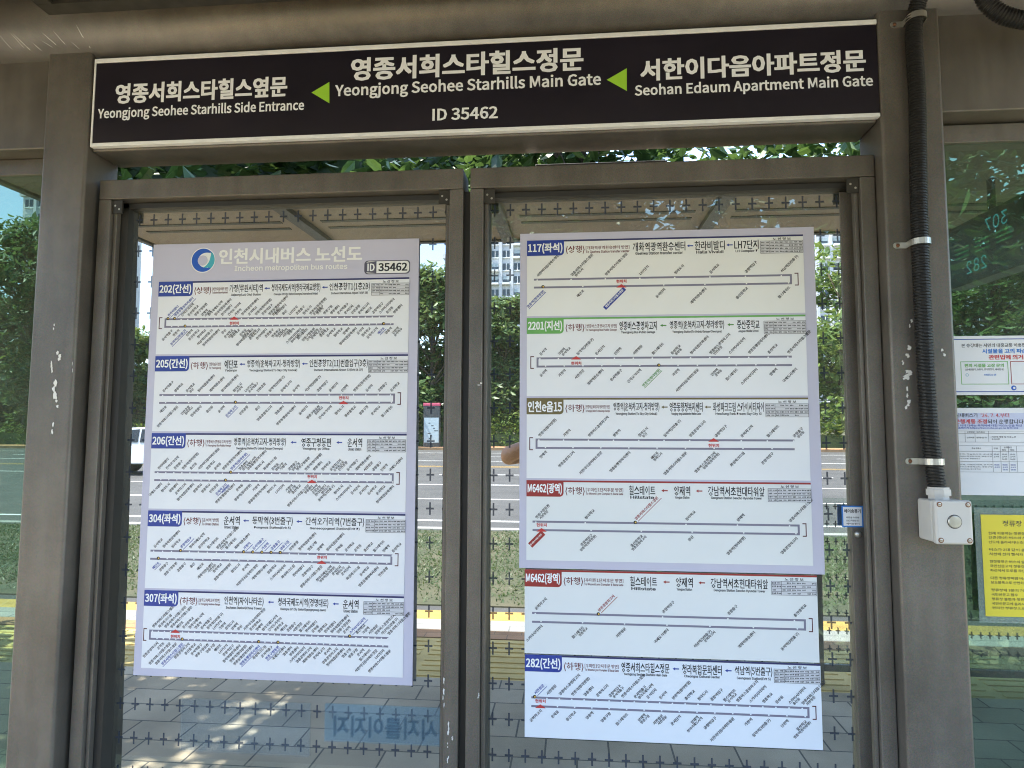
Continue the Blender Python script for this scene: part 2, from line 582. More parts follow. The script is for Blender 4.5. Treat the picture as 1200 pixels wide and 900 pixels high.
def tag(o, label, cat, group=None, kind=None):
    if label:
        o['label'] = label
    if cat:
        o['category'] = cat
    if group:
        o['group'] = group
    if kind:
        o['kind'] = kind
    return o


def thing(name, label, cat, loc, group=None):
    o = bpy.data.objects.new(name, None)
    o.empty_display_size = 0.1
    o.location = loc
    col.objects.link(o)
    return tag(o, label, cat, group)


def struct(o):
    o['kind'] = 'structure'
    return o


def copy_tree(o, parent=None):
    c = o.copy()
    col.objects.link(c)
    if parent:
        c.parent = parent
    for ch in list(o.children):
        copy_tree(ch, c)
    return c


# ------------------------------------------------------------------ lettering
_cache = {}
try:        # the clean sans face that ships inside Blender itself; its built-in face otherwise
    _fd = bpy.utils.system_resource('DATAFILES', path='fonts')
    SANS = bpy.data.fonts.load(_fd + '/Inter.woff2')
    HANGUL = bpy.data.fonts.load(_fd + '/Noto Sans CJK Regular.woff2')
except Exception:
    SANS = HANGUL = None
KF = 1.0            # the Hangul face is drawn on a smaller em: brought up to the size of the other


def hangul_face(s, bold):
    return not s.isascii() or bold > 0.0245


def glyphs(strings, bold):
    """outline of each string as flat triangles, normalised so that x and y run 0..w, 0..h"""
    todo = [s for s in dict.fromkeys(strings) if (s, bold) not in _cache]
    obs = []
    for s in todo:
        cu = bpy.data.curves.new('lettering', 'FONT')
        cu.body = s
        cu.size = 1.0
        if SANS and HANGUL:
            cu.font = HANGUL if hangul_face(s, bold) else SANS
        cu.resolution_u = 2 if len(s) < 45 and bold > 0.022 else 1
        cu.offset = min(bold, 0.012) * (KF if hangul_face(s, bold) else 1.0)
        cu.fill_mode = 'FRONT'
        o = bpy.data.objects.new('lettering', cu)
        col.objects.link(o)
        obs.append((s, o, cu))
    bpy.context.view_layer.update()
    dg = bpy.context.evaluated_depsgraph_get()
    for s, o, cu in obs:
        ev = o.evaluated_get(dg)
        me = ev.to_mesh()
        v = np.zeros(len(me.vertices) * 3)
        me.vertices.foreach_get('co', v)
        v = v.reshape(-1, 3)[:, :2]
        if hangul_face(s, bold):
            v = v / KF
        f = [tuple(p.vertices) for p in me.polygons]
        flip = bool(f) and me.polygons[0].normal.z < 0
        if flip:
            f = [t[::-1] for t in f]
        _cache[(s, bold)] = (v, f)
        ev.to_mesh_clear()
    for s, o, cu in obs:
        bpy.data.objects.remove(o)
        bpy.data.curves.remove(cu)


glyphs(['가가가가'], 0.0)
_v = _cache[('가가가가', 0.0)][0]
KF = float(_v[:, 0].max() - _v[:, 0].min()) / 3.8


def text(mb, s, x0, x1, zc, h, y, m, bold=0.02, keep=False, ang=0.0, anchor=None, mirror=False):
    """fit the string into x0..x1 wide, h tall, centred on zc, on the plane y"""
    glyphs([s], bold)
    v, f = _cache[(s, bold)]
    if not len(v):
        return
    lo, hi = v.min(0), v.max(0)
    w = (v - lo) / np.maximum(hi - lo, 1e-6)
    if mirror:
        w = w.copy()
        w[:, 0] = 1 - w[:, 0]
        f = [t[::-1] for t in f]
    ex_ = max(0.0, bold - 0.008)
    sx = (x1 - x0) / max(1e-6, hi[0] - lo[0])
    sz = h / max(1e-6, hi[1] - lo[1])
    shifts = [(0, 0)] if ex_ < 0.004 else [(-ex_, 0), (ex_, 0)] if ex_ < 0.016 else [(-ex_, -ex_ * .6), (ex_, -ex_ * .6), (-ex_, ex_ * .6), (ex_, ex_ * .6)]
    for k, (dx, dz) in enumerate(shifts):       # heavier strokes: the same outline printed again a hair to the side
        P = [(x0 + a * (x1 - x0) + dx * sx, y - 0.00004 * k, zc + (b - 0.5) * h + dz * sz) for a, b in w]
        mb.add(P, f, m)


def text_diag(mb, s, x, z, size, y, m, above, bold):
    """a name slanting at 45 degrees: rising from (x, z) when above, else hanging so that its end meets (x, z)"""
    glyphs([s], bold)
    v, f = _cache[(s, bold)]
    if not len(v):
        return 0
    w = v.copy() * size
    w[:, 0] -= w[:, 0].min()
    w[:, 1] -= size * 0.3
    L = w[:, 0].max()
    if not above:
        w[:, 0] -= L
    c = math.sqrt(0.5)
    for k, d in enumerate((-0.028, 0.028)):
        P = [(x + (a + d * size - b) * c, y - 0.00004 * k, z + (a + d * size + b) * c) for a, b in w]
        mb.add(P, f, m)
    return L


def px_text(mb, s, x0, x1, yc, hpx, Y, m, bold=0.03):
    xc = (x0 + x1) / 2
    X0 = at(x0, yc, Y)[0]
    X1 = at(x1, yc, Y)[0]
    zt = at(xc, yc - hpx / 2, Y)[1]
    zb = at(xc, yc + hpx / 2, Y)[1]
    text(mb, s, X0, X1, (zt + zb) / 2, zt - zb, Y, m, bold)


# ================================================================== GROUND AND ROAD
def sheet(name, x0, x1, y0, y1, z, m):
    return struct(MB().flat(x0, x1, y0, y1, z, m).build(name))


g = MB().flat(-1500, 1500, -1500, 1500, -0.15, M['turf']).build('ground')
struct(g)
p = MB()
p.box(-40, 40, -1.93, 1.2, -0.14, 0.0, M['paver'])
struct(p.build('pavement'))
p = MB()
p.box(-40, 40, -2.88, -2.70, -0.14, 0.0, M['redbrick'])
struct(p.build('brick_paving'))
p = MB()
p.box(-40, 40, -2.699, -1.931, -0.14, -0.006, M['tactile'])
k = -9.0
while k < 9.0:
    for row in range(2):
        yy = -2.69 + row * 0.38
        for bar in range(4):
            p.box(k + 0.03, k + 0.35, yy + 0.035 + bar * 0.09, yy + 0.075 + bar * 0.09, -0.006, 0.0, M['tactile'])
    k += 0.38
struct(p.build('tactile_paving'))
p = MB()
p.box(-60, 60, -3.14, -2.882, -0.14, 0.004, M['kerbstone'])
struct(p.build('kerb', bevel=0.012))
sheet('side_road', -300, 300, -4.02, -3.14, -0.135, M['asphalt'])
sheet('yellow_line_marking', -60, 60, -3.86, -3.36, -0.130, M['yellow_line'])
p = MB()
p.box(-60, 60, -8.2, -4.02, -0.14, -0.122, M['turf'])
struct(p.build('verge'))
p = MB()
p.box(-60, 60, -8.36, -8.201, -0.14, -0.09, M['kerbstone'])
struct(p.build('verge_kerb', bevel=0.01))
sheet('road', -300, 300, -37, -8.42, -0.135, M['asphalt'])
p = MB()
for yy, ww in ((-9.3, 0.15), (-26.4, 0.15), (-33.5, 0.15)):
    p.flat(-120, 120, yy - ww / 2, yy + ww / 2, -0.131, M['white_line'])
for yy in (-12.5, -15.8, -19.2, -29.9):
    k = -100.3
    while k < 100:
        p.flat(k, k + 4.0, yy - 0.08, yy + 0.08, -0.131, M['white_line'])
        k += 8
struct(p.build('lane_markings'))
p = MB()
for yy in (-22.7, -23.1):
    p.flat(-120, 120, yy - 0.07, yy + 0.07, -0.130, M['yellow_line'])
struct(p.build('centre_line_marking'))
p = MB()
p.box(-120, 120, -37.3, -37.0, -0.14, 0.02, M['redbrick'])
struct(p.build('far_kerb'))
p = MB()
p.box(-120, 120, -40, -37.3, -0.14, 0.015, M['redbrick'])
struct(p.build('far_pavement'))
p = MB()
p.flat(-40, 40, 1.21, 40, -0.04, M['soil'])
struct(p.build('planting_bed'))

# grass blades on the verge
gb = MB()
vv, ff = [], []
r2 = random.Random(3)
for i in range(150000):
    x = r2.uniform(-13, 9)
    y = r2.uniform(-8.2, -4.05)
    w1 = 0.5 + 0.5 * math.sin(x * 1.7 + 2 * math.sin(y * 1.3)) * math.sin(y * 2.1 + x * 0.4)
    w2 = 0.5 + 0.5 * math.sin(x * 6.1 + 3 * math.sin(y * 4.7 + x)) * math.sin(y * 7.3 - x * 2.2)
    edge = min(1.0, max(0.0, (-4.05 - y) / 0.7))
    if r2.random() > (0.12 + 0.5 * w1 + 0.38 * w2) * (0.15 + 0.85 * edge):
        continue
    h = r2.uniform(0.012, 0.042)
    a = r2.uniform(0, 6.28)
    w = r2.uniform(0.005, 0.012)
    lx, ly = r2.uniform(-.045, .045), r2.uniform(-.045, .045)
    o = len(vv)
    vv += [(x - w * math.cos(a), y - w * math.sin(a), -0.122), (x + w * math.cos(a), y + w * math.sin(a), -0.122), (x + lx, y + ly, -0.122 + h)]
    ff.append((o, o + 1, o + 2))
gb.add(vv, ff, M['grass'])
o = gb.build('grass')
tag(o, 'patchy short grass on the verge reflected beyond the yellow line', 'grass', kind='stuff')


# ================================================================== VEGETATION
def leaf_cloud(centres, n, size, rnd, flat=0.0):
    """many small folded leaves scattered through a set of (centre, radii) clumps"""
    vv, ff = [], []
    for i in range(n):
        (cx, cy, cz), (rx, ry, rz) = centres[rnd.randrange(len(centres))]
        while True:
            a, b, c = rnd.uniform(-1, 1), rnd.uniform(-1, 1), rnd.uniform(-1, 1)
            d = a * a + b * b + c * c
            if 0.05 < d < 1:
                break
        k = d ** 0.5
        k2 = k ** 0.55 / k
        P = Vector((cx + a * k2 * rx, cy + b * k2 * ry, cz + c * k2 * rz))
        s = size * rnd.uniform(0.6, 1.4)
        ax = Vector((rnd.uniform(-1, 1), rnd.uniform(-1, 1), rnd.uniform(-0.8, 0.4))).normalized()
        bx = ax.cross(Vector((rnd.uniform(-.6, .6), rnd.uniform(-.6, .6), 1))).normalized()
        nn = ax.cross(bx)
        o = len(vv)
        vv += [P, P + ax * s * .25 + bx * s * .22 + nn * s * .05, P + ax * s * .62 + bx * s * .20 + nn * s * .05, P + ax * s - nn * s * .06,
               P + ax * s * .62 - bx * s * .20 + nn * s * .05, P + ax * s * .25 - bx * s * .22 + nn * s * .05]
        ff += [(o, o + 1, o + 2, o + 3), (o, o + 3, o + 4, o + 5)]
    return vv, ff


def make_tree(name, label, loc, h, trunk_h, rad, n, leafsize, leafm, seed, group, clumps=16, cat='tree', tall=1.0):
    rnd = random.Random(seed)
    t = thing(name, label, cat, loc, group)
    L = Vector(loc)
    tb = MB()
    top = L + Vector((rnd.uniform(-.1, .1) * h, 0, h * 0.8))
    tb.tube([L, L + Vector((rnd.uniform(-.02, .02) * h, 0, trunk_h * .5)), L + Vector((0, 0, trunk_h)), top], [h * .022, h * .017, h * .014, h * .004], M['bark'], 10)
    cl = []
    for i in range(clumps):
        a = rnd.uniform(0, 6.28)
        zz = rnd.uniform(trunk_h * 0.85, h * 0.93)
        f = (zz - trunk_h * .8) / (h - trunk_h * .8)
        rr = rad * (1.0 - 0.75 * f ** 1.6 * tall) * rnd.uniform(0.25, 0.8)
        c = L + Vector((math.cos(a) * rr, math.sin(a) * rr, zz))
        s = rad * rnd.uniform(0.28, 0.5)
        cl.append((tuple(c), (s, s, s * 0.62)))
        st = L + Vector((0, 0, min(zz, h * .75) * rnd.uniform(0.6, 0.85)))
        tb.tube([st, (st + c) / 2 + Vector((0, 0, .04 * h)), c], [h * .007, h * .005, h * .002], M['bark'], 6)
    tb.build('trunk', t, smooth=True)
    vv, ff = leaf_cloud(cl, n, leafsize, rnd)
    MB().add(vv, ff, leafm).build('crown', t)
    return t


def refl(px, y, d, z0=None):
    """a spot seen mirrored in the screen: the X (and Z) of a place d metres out in front of the glass"""
    v = d + 2.25
    return (px - 675) / F * v, 1.5 + (493 - y) / F * v


GT = 'trees across the road'
specs = [(505, 300, 42, 'tall dark evergreen tree across the road, behind the information pillar', 'leaf_pine', 11),
         (590, 345, 43, 'dark evergreen tree across the road, mirrored beside the orange elbow', 'leaf_pine', 12),
         (540, 380, 45, 'bright green round tree between the two evergreens across the road', 'leaf_bright', 13),
         (455, 360, 44, 'bright green tree to the left of the tall evergreen across the road', 'leaf_bright', 14),
         (650, 330, 46, 'leafy green tree mirrored behind the route board with four strips', 'leaf_bright', 15),
         (985, 285, 43, 'bright green tree mirrored to the right of the route board', 'leaf_bright', 16),
         (1040, 250, 46, 'dark evergreen tree across the road, mirrored behind the right post', 'leaf_pine', 17),
         (1140, 240, 42, 'dark spreading tree across the road, behind the display of bus numbers', 'leaf_pine', 18),
         (1230, 240, 45, 'bright leafy tree across the road, right end of the row', 'leaf_bright', 19),
         (-12, 235, 40.8, 'tall dark tree across the road at the edge of the green glass', 'leaf_pine', 26),
         (25, 365, 43, 'low bright tree across the road, mirrored above the yellow banner', 'leaf_bright', 20),
         (110, 380, 46, 'low green tree across the road between the banner and the car', 'leaf_bright', 21),
         (165, 420, 44, 'small dark tree mirrored just above the white car', 'leaf_pine', 22),
         (-70, 330, 44, 'tall dark tree across the road, left end of the row', 'leaf_pine', 23),
         (330, 345, 46, 'leafy tree across the road, mirrored behind the five-strip board', 'leaf_bright', 24),
         (820, 320, 46, 'dark tree across the road, mirrored behind the four-strip board', 'leaf_pine', 25)]
for px, ytop, d, lab, lm, sd_ in specs:
    X, Z = refl(px, ytop, d)
    make_tree('evergreen_tree' if lm == 'leaf_pine' else 'broadleaf_tree', lab, (X, -d, 0.0), Z, Z * 0.14, Z * 0.38, 8500, 0.50, M[lm], sd_, GT, clumps=26,
              tall=1.0 if lm == 'leaf_pine' else 0.7)

# clipped hedge along the far pavement
cl = []
r3 = random.Random(5)
def hedge_top(x):
    return 1.15 + 0.35 * math.sin(x * .9) * math.sin(x * .37 + 1) + (1.25 if -5.2 < x < -1.2 else 0.0) + (0.5 if x > 9 else 0)


for i in range(420):
    x = r3.uniform(-45, 40)
    cl.append(((x, -39.6 + r3.uniform(-.35, .35), r3.uniform(0.3, hedge_top(x))), (0.6, 0.42, 0.42)))
vv, ff = leaf_cloud(cl, 36000, 0.16, r3)
hb = MB().add(vv, ff, M['leaf_hedge'])
hb.box(-45, 40, -39.85, -39.4, 0.0, 0.75, M['leaf_pine'])
hd = hb.build('hedge', loc=(0, -39.6, 0))
tag(hd, 'long sunlit green hedge along the far side of the road', 'hedge')

# leafy plants behind the shelter
GB = 'leafy trees behind the shelter'
near = [(-2.6, 1.9, 3.4, 'dark leafy tree behind the green glass left of the left post'),
        (-1.1, 2.2, 3.3, 'leafy tree behind the shelter, showing in the gap over the left window'),
        (0.3, 2.4, 4.2, 'leafy tree behind the shelter, showing in the gap over the right window'),
        (1.55, 2.1, 4.0, 'bright leafy tree behind the glass with the paper notices'),
        (2.7, 2.1, 3.6, 'dark leafy tree behind the far right end of the shelter'),
        (-0.4, 4.0, 4.6, 'taller leafy tree standing further back behind the middle of the shelter')]
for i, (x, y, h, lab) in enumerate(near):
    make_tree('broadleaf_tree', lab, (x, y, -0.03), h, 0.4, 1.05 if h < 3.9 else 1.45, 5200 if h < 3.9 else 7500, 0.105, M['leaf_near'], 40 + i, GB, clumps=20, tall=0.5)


make_tree('broadleaf_tree', 'tall dense tree added behind the left end of the shelter to shade the plants there', (-5.2, 3.4, -0.03), 9.0, 2.6, 3.0, 9000, 0.2, M['leaf_near'], 78, GB, clumps=26, tall=0.5)  # tree added to throw shade on the leaves behind the shelter
make_tree('added_shade_tree', 'unseen leafy tree added left of the shelter to shade the paving', (-5.0, -0.9, 0.0), 6.2, 1.9, 1.9, 3600, 0.15, M['leaf_near'], 77, None, clumps=20, tall=0.5)  # out of view, added to dapple the paving with shade

# dense hedge closing the planting bed behind the shelter
r4 = random.Random(15)
cl = []
for i in range(230):
    x = r4.uniform(-7, 7)
    top = 5.4 if x < -0.2 else (3.9 if x < 3.2 else 5.1)
    cl.append(((x, 4.9 + r4.uniform(-.35, .35), r4.uniform(0.3, top)), (0.8, 0.45, 0.6)))
vv, ff = leaf_cloud(cl, 34000, 0.15, r4)
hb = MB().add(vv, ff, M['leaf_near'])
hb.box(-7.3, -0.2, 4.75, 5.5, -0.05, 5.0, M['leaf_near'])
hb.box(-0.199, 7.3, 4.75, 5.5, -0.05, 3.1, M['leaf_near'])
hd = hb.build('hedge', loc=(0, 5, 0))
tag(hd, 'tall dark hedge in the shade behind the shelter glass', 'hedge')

# ================================================================== TOWERS ACROSS THE ROAD
def tower(label, px0, px1, ytop, d, wall, cols, rows, base=0.0):
    x0, _ = refl(px0, 0, d)
    x1, zt = refl(px1, ytop, d)
    t = thing('apartment_tower', label, 'building', ((x0 + x1) / 2, -d, 0), 'apartment towers across the road')
    b = MB()
    b.box(x0, x1, -d - 14, -d, -0.1, zt, wall)
    for k in range(1, cols):
        xx = x0 + (x1 - x0) * k / cols
        b.box(xx - 0.25, xx + 0.25, -d, -d + 0.35, 0, zt - 0.6, wall)
    b.build('wall', t)
    rb = MB()
    rb.box(x0 - 0.4, x1 + 0.4, -d - 14.4, -d + 0.4, zt, zt + 0.9, wall)
    rb.box((x0 * 2 + x1) / 3, (x0 + 2 * x1) / 3, -d - 8, -d - 3, zt + 0.9, zt + 3.6, wall)
    rb.build('roof', t)
    first = None
    rnd_w = random.Random(int(abs(px0) * 7 + rows))
    cw = (x1 - x0) / cols
    fh = zt / rows
    for i in range(cols):
        for j in range(rows):
            loc = (x0 + cw * (i + .5), -d, fh * j + fh * .5)
            if first is None:
                w = MB()
                w.box(-cw * .3, cw * .3, 0.0, 0.12, -fh * .26, fh * .26, M['tower_glass'])
                w.box(-cw * .34, cw * .34, 0.0, 0.22, -fh * .34, -fh * .262, M['white_trim'])
                w.box(-0.05, 0.05, 0.121, 0.16, -fh * .26, fh * .26, M['white_trim'])
                first = w.build('window', None)
                first.parent = t
                w = MB()
                w.box(-cw * .3, cw * .3, 0.0, 0.12, -fh * .26, fh * .02, M['tower_glass'])
                w.box(-cw * .3, cw * .3, 0.0, 0.125, fh * .021, fh * .26, M['tower_teal'])
                w.box(-cw * .34, cw * .34, 0.0, 0.9, -fh * .40, -fh * .262, M['white_trim'])
                blind = w.build('window', None)
                blind.parent = t
                blind.location = (cw * (cols - .5) + x0 - t.location.x, 0.0, fh * (rows - .5))
                o = first
            else:
                if i == cols - 1 and j == rows - 1:
                    continue
                o = (blind if rnd_w.random() < .35 else first).copy()
                col.objects.link(o)
            o.location = Vector(loc) - Vector(t.location)
    return t


tower('white apartment tower mirrored between the left window frame and the route board', 160, 205, 215, 120, M['tower_teal'], 4, 24)
tower('teal-tinted apartment tower mirrored in the green glass at the left edge', -30, 62, 205, 105, M['tower_white'], 5, 16)
tower('broad grey-teal apartment block mirrored above the five-strip route board', 215, 440, 262, 130, M['tower_teal'], 8, 12)
tower('slim white tower mirrored beside the blue sky near the middle mullions', 519, 546, 298, 140, M['tower_white'], 3, 20)
tower('pale white block mirrored under the hanging lamp of the canopy', 560, 640, 255, 110, M['tower_white'], 6, 16)
tower('broad teal block mirrored above the four-strip route board', 650, 905, 258, 135, M['tower_teal'], 8, 12)
tower('pale tower mirrored at the top right corner of the right window', 935, 1010, 235, 120, M['tower_white'], 5, 18)
tower('white tower mirrored behind the display of bus numbers', 1085, 1210, 120, 110, M['tower_white'], 5, 20)

# ================================================================== SHELTER
PT = M['paint']
sh = thing('bus_shelter', 'bronze painted bus shelter with glass windows, round roof beam and deep canopy', 'bus shelter', (-0.34, 0.08, 0))


def chips(px_list, Y, parent, seed):
    rnd = random.Random(seed)
    for (px, py, wpx, hpx) in px_list:
        b = MB()
        X, Z = at(px, py, Y)
        w, h = wpx / 400, hpx / 400
        n = rnd.randint(2, 4)
        for q in range(n):
            cx, cz = X + rnd.uniform(-.4, .4) * w, Z + (q / max(1, n - 1) - .5) * h * .8
            k = 11
            pts = []
            for j in range(k):
                a = 2 * math.pi * j / k
                rr = rnd.uniform(0.35, 1.0)
                pts.append((cx + math.cos(a) * w * .42 * rr, cz + math.sin(a) * h * .36 * rr))
            b.poly(pts, Y - 0.0012 - 0.00015 * q, M['chip'])
        b.build('paint_chip', parent)


# posts
PL = MB().box(-1.725, -1.572, 0, 0.16, 0, 2.78, PT).build('post', sh, bevel=0.010, segs=3)
PR = MB().box(0.885, 1.058, 0, 0.16, 0, 2.78, PT).build('post', sh, bevel=0.010, segs=3)
chips([(63, 383, 3, 6), (69, 417, 6, 9), (61, 430, 3, 12), (66, 456, 9, 20), (66, 473, 5, 8), (62, 502, 5, 11), (85, 430, 1.5, 10)], 0.0, PL, 1)
chips([(1067, 379, 4, 7), (1063, 412, 7, 10), (1058, 425, 3, 4), (1066, 439, 11, 9), (1063, 459, 4, 11), (1064, 474, 6, 9), (1106, 413, 5, 7)], 0.0, PR, 2)
MB().box(-3.10, -2.96, 0, 0.16, 0, 2.78, PT).build('post', sh, bevel=0.010, segs=3)
MB().box(2.36, 2.50, 0, 0.16, 0, 2.78, PT).build('post', sh, bevel=0.010, segs=3)
# round beam carrying the canopy
b = MB()
b.tube([(-3.2, 0.045, 2.868), (2.62, 0.045, 2.868)], 0.118, PT, 48)
b.build('roof_beam', sh, smooth=True)
r8 = random.Random(21)
for k in range(9):
    xx = -1.83 + k * 0.032 + r8.uniform(-.01, .01)
    z0_ = 2.762 + r8.uniform(0, .012)
    z1_ = z0_ + r8.uniform(.012, .05)
    sk = MB()
    yy = lambda z: 0.045 - math.sqrt(max(1e-6, 0.118 ** 2 - (z - 2.868) ** 2)) - .0012
    dx = r8.uniform(-.03, -.012)
    zm = (z0_ + z1_) / 2
    w_ = r8.uniform(.0008, .002)
    sk.add([(xx, yy(z0_), z0_), (xx + w_, yy(z0_), z0_), (xx + dx * .5 + w_, yy(zm), zm), (xx + dx + w_ * .3, yy(z1_), z1_), (xx + dx, yy(z1_), z1_), (xx + dx * .5, yy(zm), zm)], [(0, 1, 2, 5), (5, 2, 3, 4)], M['chip'])
    sk.build('scuff_mark', sh)
# header beam behind the sign
MB().box(-1.570, 0.883, 0.022, 0.16, 2.432, 2.752, PT).build('header_beam', sh, bevel=0.006)
b = MB()
b.box(-2.96, -1.727, 0.028, 0.17, 2.452, 2.765, PT)
b.build('transom_panel', sh, bevel=0.005)
b = MB()
b.box(1.060, 2.36, 0.028, 0.17, 2.458, 2.765, PT)
b.build('transom_panel', sh, bevel=0.005)
# flat bottom rails of the side windows
for (x0, x1) in ((-2.96, -1.727), (1.060, 2.36), (-1.57, 0.883)):
    MB().box(x0, x1, 0.03, 0.15, 0.06, 0.16, PT).build('bottom_rail', sh, bevel=0.004)


def pane_mb(x0, x1, z0, z1, ytop, ybot, m, thick=0.008):
    b = MB()
    v = [(x0, ybot, z0), (x1, ybot, z0), (x1, ytop, z1), (x0, ytop, z1)]
    b.add(v, [(0, 1, 2, 3)], m)
    w = [(a, y + thick, z) for a, y, z in v]
    b.add(v + w, [(7, 6, 5, 4), (0, 4, 5, 1), (1, 5, 6, 2), (2, 6, 7, 3), (3, 7, 4, 0)], M['glass_edge'])
    return b


def window(x0, x1, xg0, xg1, cover=False):
    """framed pane between posts: outer profile, rebate gasket and glass"""
    wf = MB()
    y0, y1 = 0.05, 0.155
    zt, zr = 2.347, 2.281
    wf.box(x0, x0 + 0.042, y0, y1, 0.165, zr, PT)
    wf.box(x1 - 0.043, x1, y0, y1, 0.165, zr, PT)
    wf.box(x0, x1, y0, y1, zr + 0.0005, zt, PT)
    wf.box(x0 + 0.0425, x1 - 0.0435, y0, y1, 0.165, 0.24, PT)
    w = wf.build('window', sh, bevel=0.0035)
    gk = MB()
    a, b_ = x0 + 0.0425, x1 - 0.0435
    gk.box(a, xg0, 0.088, 0.16, 0.241, zr - 0.001, M['gasket'])
    if cover:
        MB().box(xg1, b_ - .0005, 0.112, 0.16, 0.2412, zr - 0.0225, PT).build('stile_cover', w, bevel=0.002)
    else:
        gk.box(xg1, b_, 0.088, 0.16, 0.241, zr - 0.001, M['gasket'])
    gk.box(a, b_, 0.088, 0.16, 2.262, zr - 0.002, M['gasket'])
    gk.build('gasket', w)
    pane_mb(xg0 - 0.004, xg1 + 0.004, 0.24, 2.264, 0.114, 0.142, M['glass']).build('pane', w)
    # inner stop profile that catches the light
    st = MB()
    st.box(a + 0.0005, a + 0.012, 0.066, 0.0875, 0.241, zr - 0.003, PT)
    st.build('glazing_bead', w, bevel=0.002)
    st = MB()
    st.box(b_ - 0.012, b_ - 0.0005, 0.066, 0.0875, 0.241, zr - 0.003, PT)
    st.build('glazing_bead', w, bevel=0.002)
    for sx, xx in ((1, a), (-1, b_)):
        c = MB()
        xa, xb = sorted((xx + sx * 0.0006, xx + sx * 0.034))
        c.box(xa, xb, 0.058, 0.0655, 2.236, 2.2795, M['dark_metal'])
        c.disc((xa + xb) / 2 - 0.007, 2.262, 0.0035, 0.0575, M['steel'], 10)
        c.disc((xa + xb) / 2 + 0.007, 2.250, 0.0035, 0.0575, M['steel'], 10)
        c.build('corner_bracket', w)
    return w


WL = window(-1.557, -0.347, -1.478, -0.408)
WR = window(-0.325, 0.889 - 0.006, -0.272, 0.803, True)
MB().box(-0.3465, -0.3255, 0.075, 0.15, 0.165, 2.28, M['gasket']).build('mullion_seal', sh)
chips([(520, 804, 3, 16), (520, 822, 2, 10), (525, 853, 3, 12), (530, 865, 2, 4), (525, 873, 2, 5), (525, 890, 2, 6)], 0.05, WL, 3)
chips([(562, 450, 6, 3), (561, 815, 2, 5)], 0.05, WR, 4)
# dome screw on the right stile
b = MB()
X, Z = at(1005, 626, 0.112)
b.lathe((X, 0.112, Z), (0, -1, 0), [(0, 0.010), (0.004, 0.0095), (0.008, 0.006), (0.0095, 0.0)], M['steel'], 20)
b.build('dome_screw', WR, smooth=True)
# side windows of green glass
for (x0, x1) in ((-2.96, -1.727), (1.060, 2.36)):
    f_ = MB()
    f_.box(x0, x1, 0.100, 0.165, 2.395, 2.451, PT)
    w = f_.build('window', sh, bevel=0.003)
    pane_mb(x0 + 0.002, x1 - 0.002, 0.162, 2.397, 0.112, 0.142, M['glass_green']).build('pane', w)
# door operator box in the gap over the right window
b = MB()
b.box(-0.13, 0.30, 0.19, 0.26, 2.372, 2.41, M['dark_metal'])
b.box(-0.16, -0.12, 0.18, 0.27, 2.355, 2.40, PT)
b.box(0.22, 0.29, 0.18, 0.27, 2.352, 2.395, PT)
b.build('closer_box', sh, bevel=0.003)

# canopy: soffit panels, ribs, dark slot lights
ZC = 2.82
b = MB()
b.box(-3.02, 2.62, -2.42, 0.0, ZC + 0.17, ZC + 0.24, M['dark_metal'])
for (x0, x1) in ((-2.99, -1.76), (-1.68, -0.50), (-0.42, 0.80), (0.88, 2.60)):
    b.box(x0, x1, -2.40, -0.62, ZC, ZC + 0.165, M['soffit'])
cn = b.build('canopy', sh)
rb = MB()
for xx in (-1.72, -0.46, 0.84):
    rb.box(xx - 0.039, xx + 0.039, -2.40, -0.66, ZC - 0.03, ZC + 0.168, M['dark_metal'])
rb.box(-3.02, 2.62, -2.44, -2.401, ZC - 0.012, ZC + 0.2, M['dark_metal'])
rb.box(-3.04, -3.0, -2.40, 0.0, ZC - 0.012, ZC + 0.168, M['dark_metal'])
rb.box(2.601, 2.64, -2.40, 0.0, ZC - 0.012, ZC + 0.168, M['dark_metal'])
rb.build('rib', cn)
for (x0, x1) in ((-2.85, -1.86), (-1.60, -0.58), (-0.34, 0.72), (0.96, 2.45)):
    for yy in (-2.02, -1.88):
        MB().box(x0, x1, yy - 0.02, yy + 0.02, ZC - 0.004, ZC + 0.01, M['gasket']).build('slot_vent', cn)
# dark louvre frame just in front of the round beam
lf = MB()
x0, x1 = -1.60, 0.80
for (a, c, d, e) in ((x0, x1, -0.20, -0.15), (x0, x1, -0.60, -0.55), (x0, x0 + 0.05, -0.549, -0.201), (x1 - 0.05, x1, -0.549, -0.201)):
    lf.box(a, c, d, e, 2.790, 2.84, M['dark_metal'])
for k in range(5):
    lf.box(x0 + 0.051, x1 - 0.051, -0.50 + k * 0.065, -0.47 + k * 0.065, 2.805, 2.82, M['dark_metal'])
lf.build('louvre_frame', cn)
lp = MB()
lp.box(-0.53, -0.40, -1.75, -1.25, ZC - 0.10, ZC - 0.032, M['dark_metal'])
lp.build('lamp_housing', cn, bevel=0.02)

# glass wind screen at the kerb side
ws = thing('wind_screen', 'low glass wind screen with small grey crosses on the kerb side of the shelter', 'glass screen', (2.1, -2.05, 0))
b = MB()
b.box(1.42, 1.46, -2.07, -2.03, 0, 1.12, PT)
b.box(2.76, 2.80, -2.07, -2.03, 0, 1.12, PT)
b.box(1.461, 2.759, -2.065, -2.035, 0.08, 0.12, PT)
b.build('frame', ws, bevel=0.003)
MB().box(1.462, 2.758, -2.054, -2.046, 0.122, 1.10, M['screen_glass']).build('pane', ws)

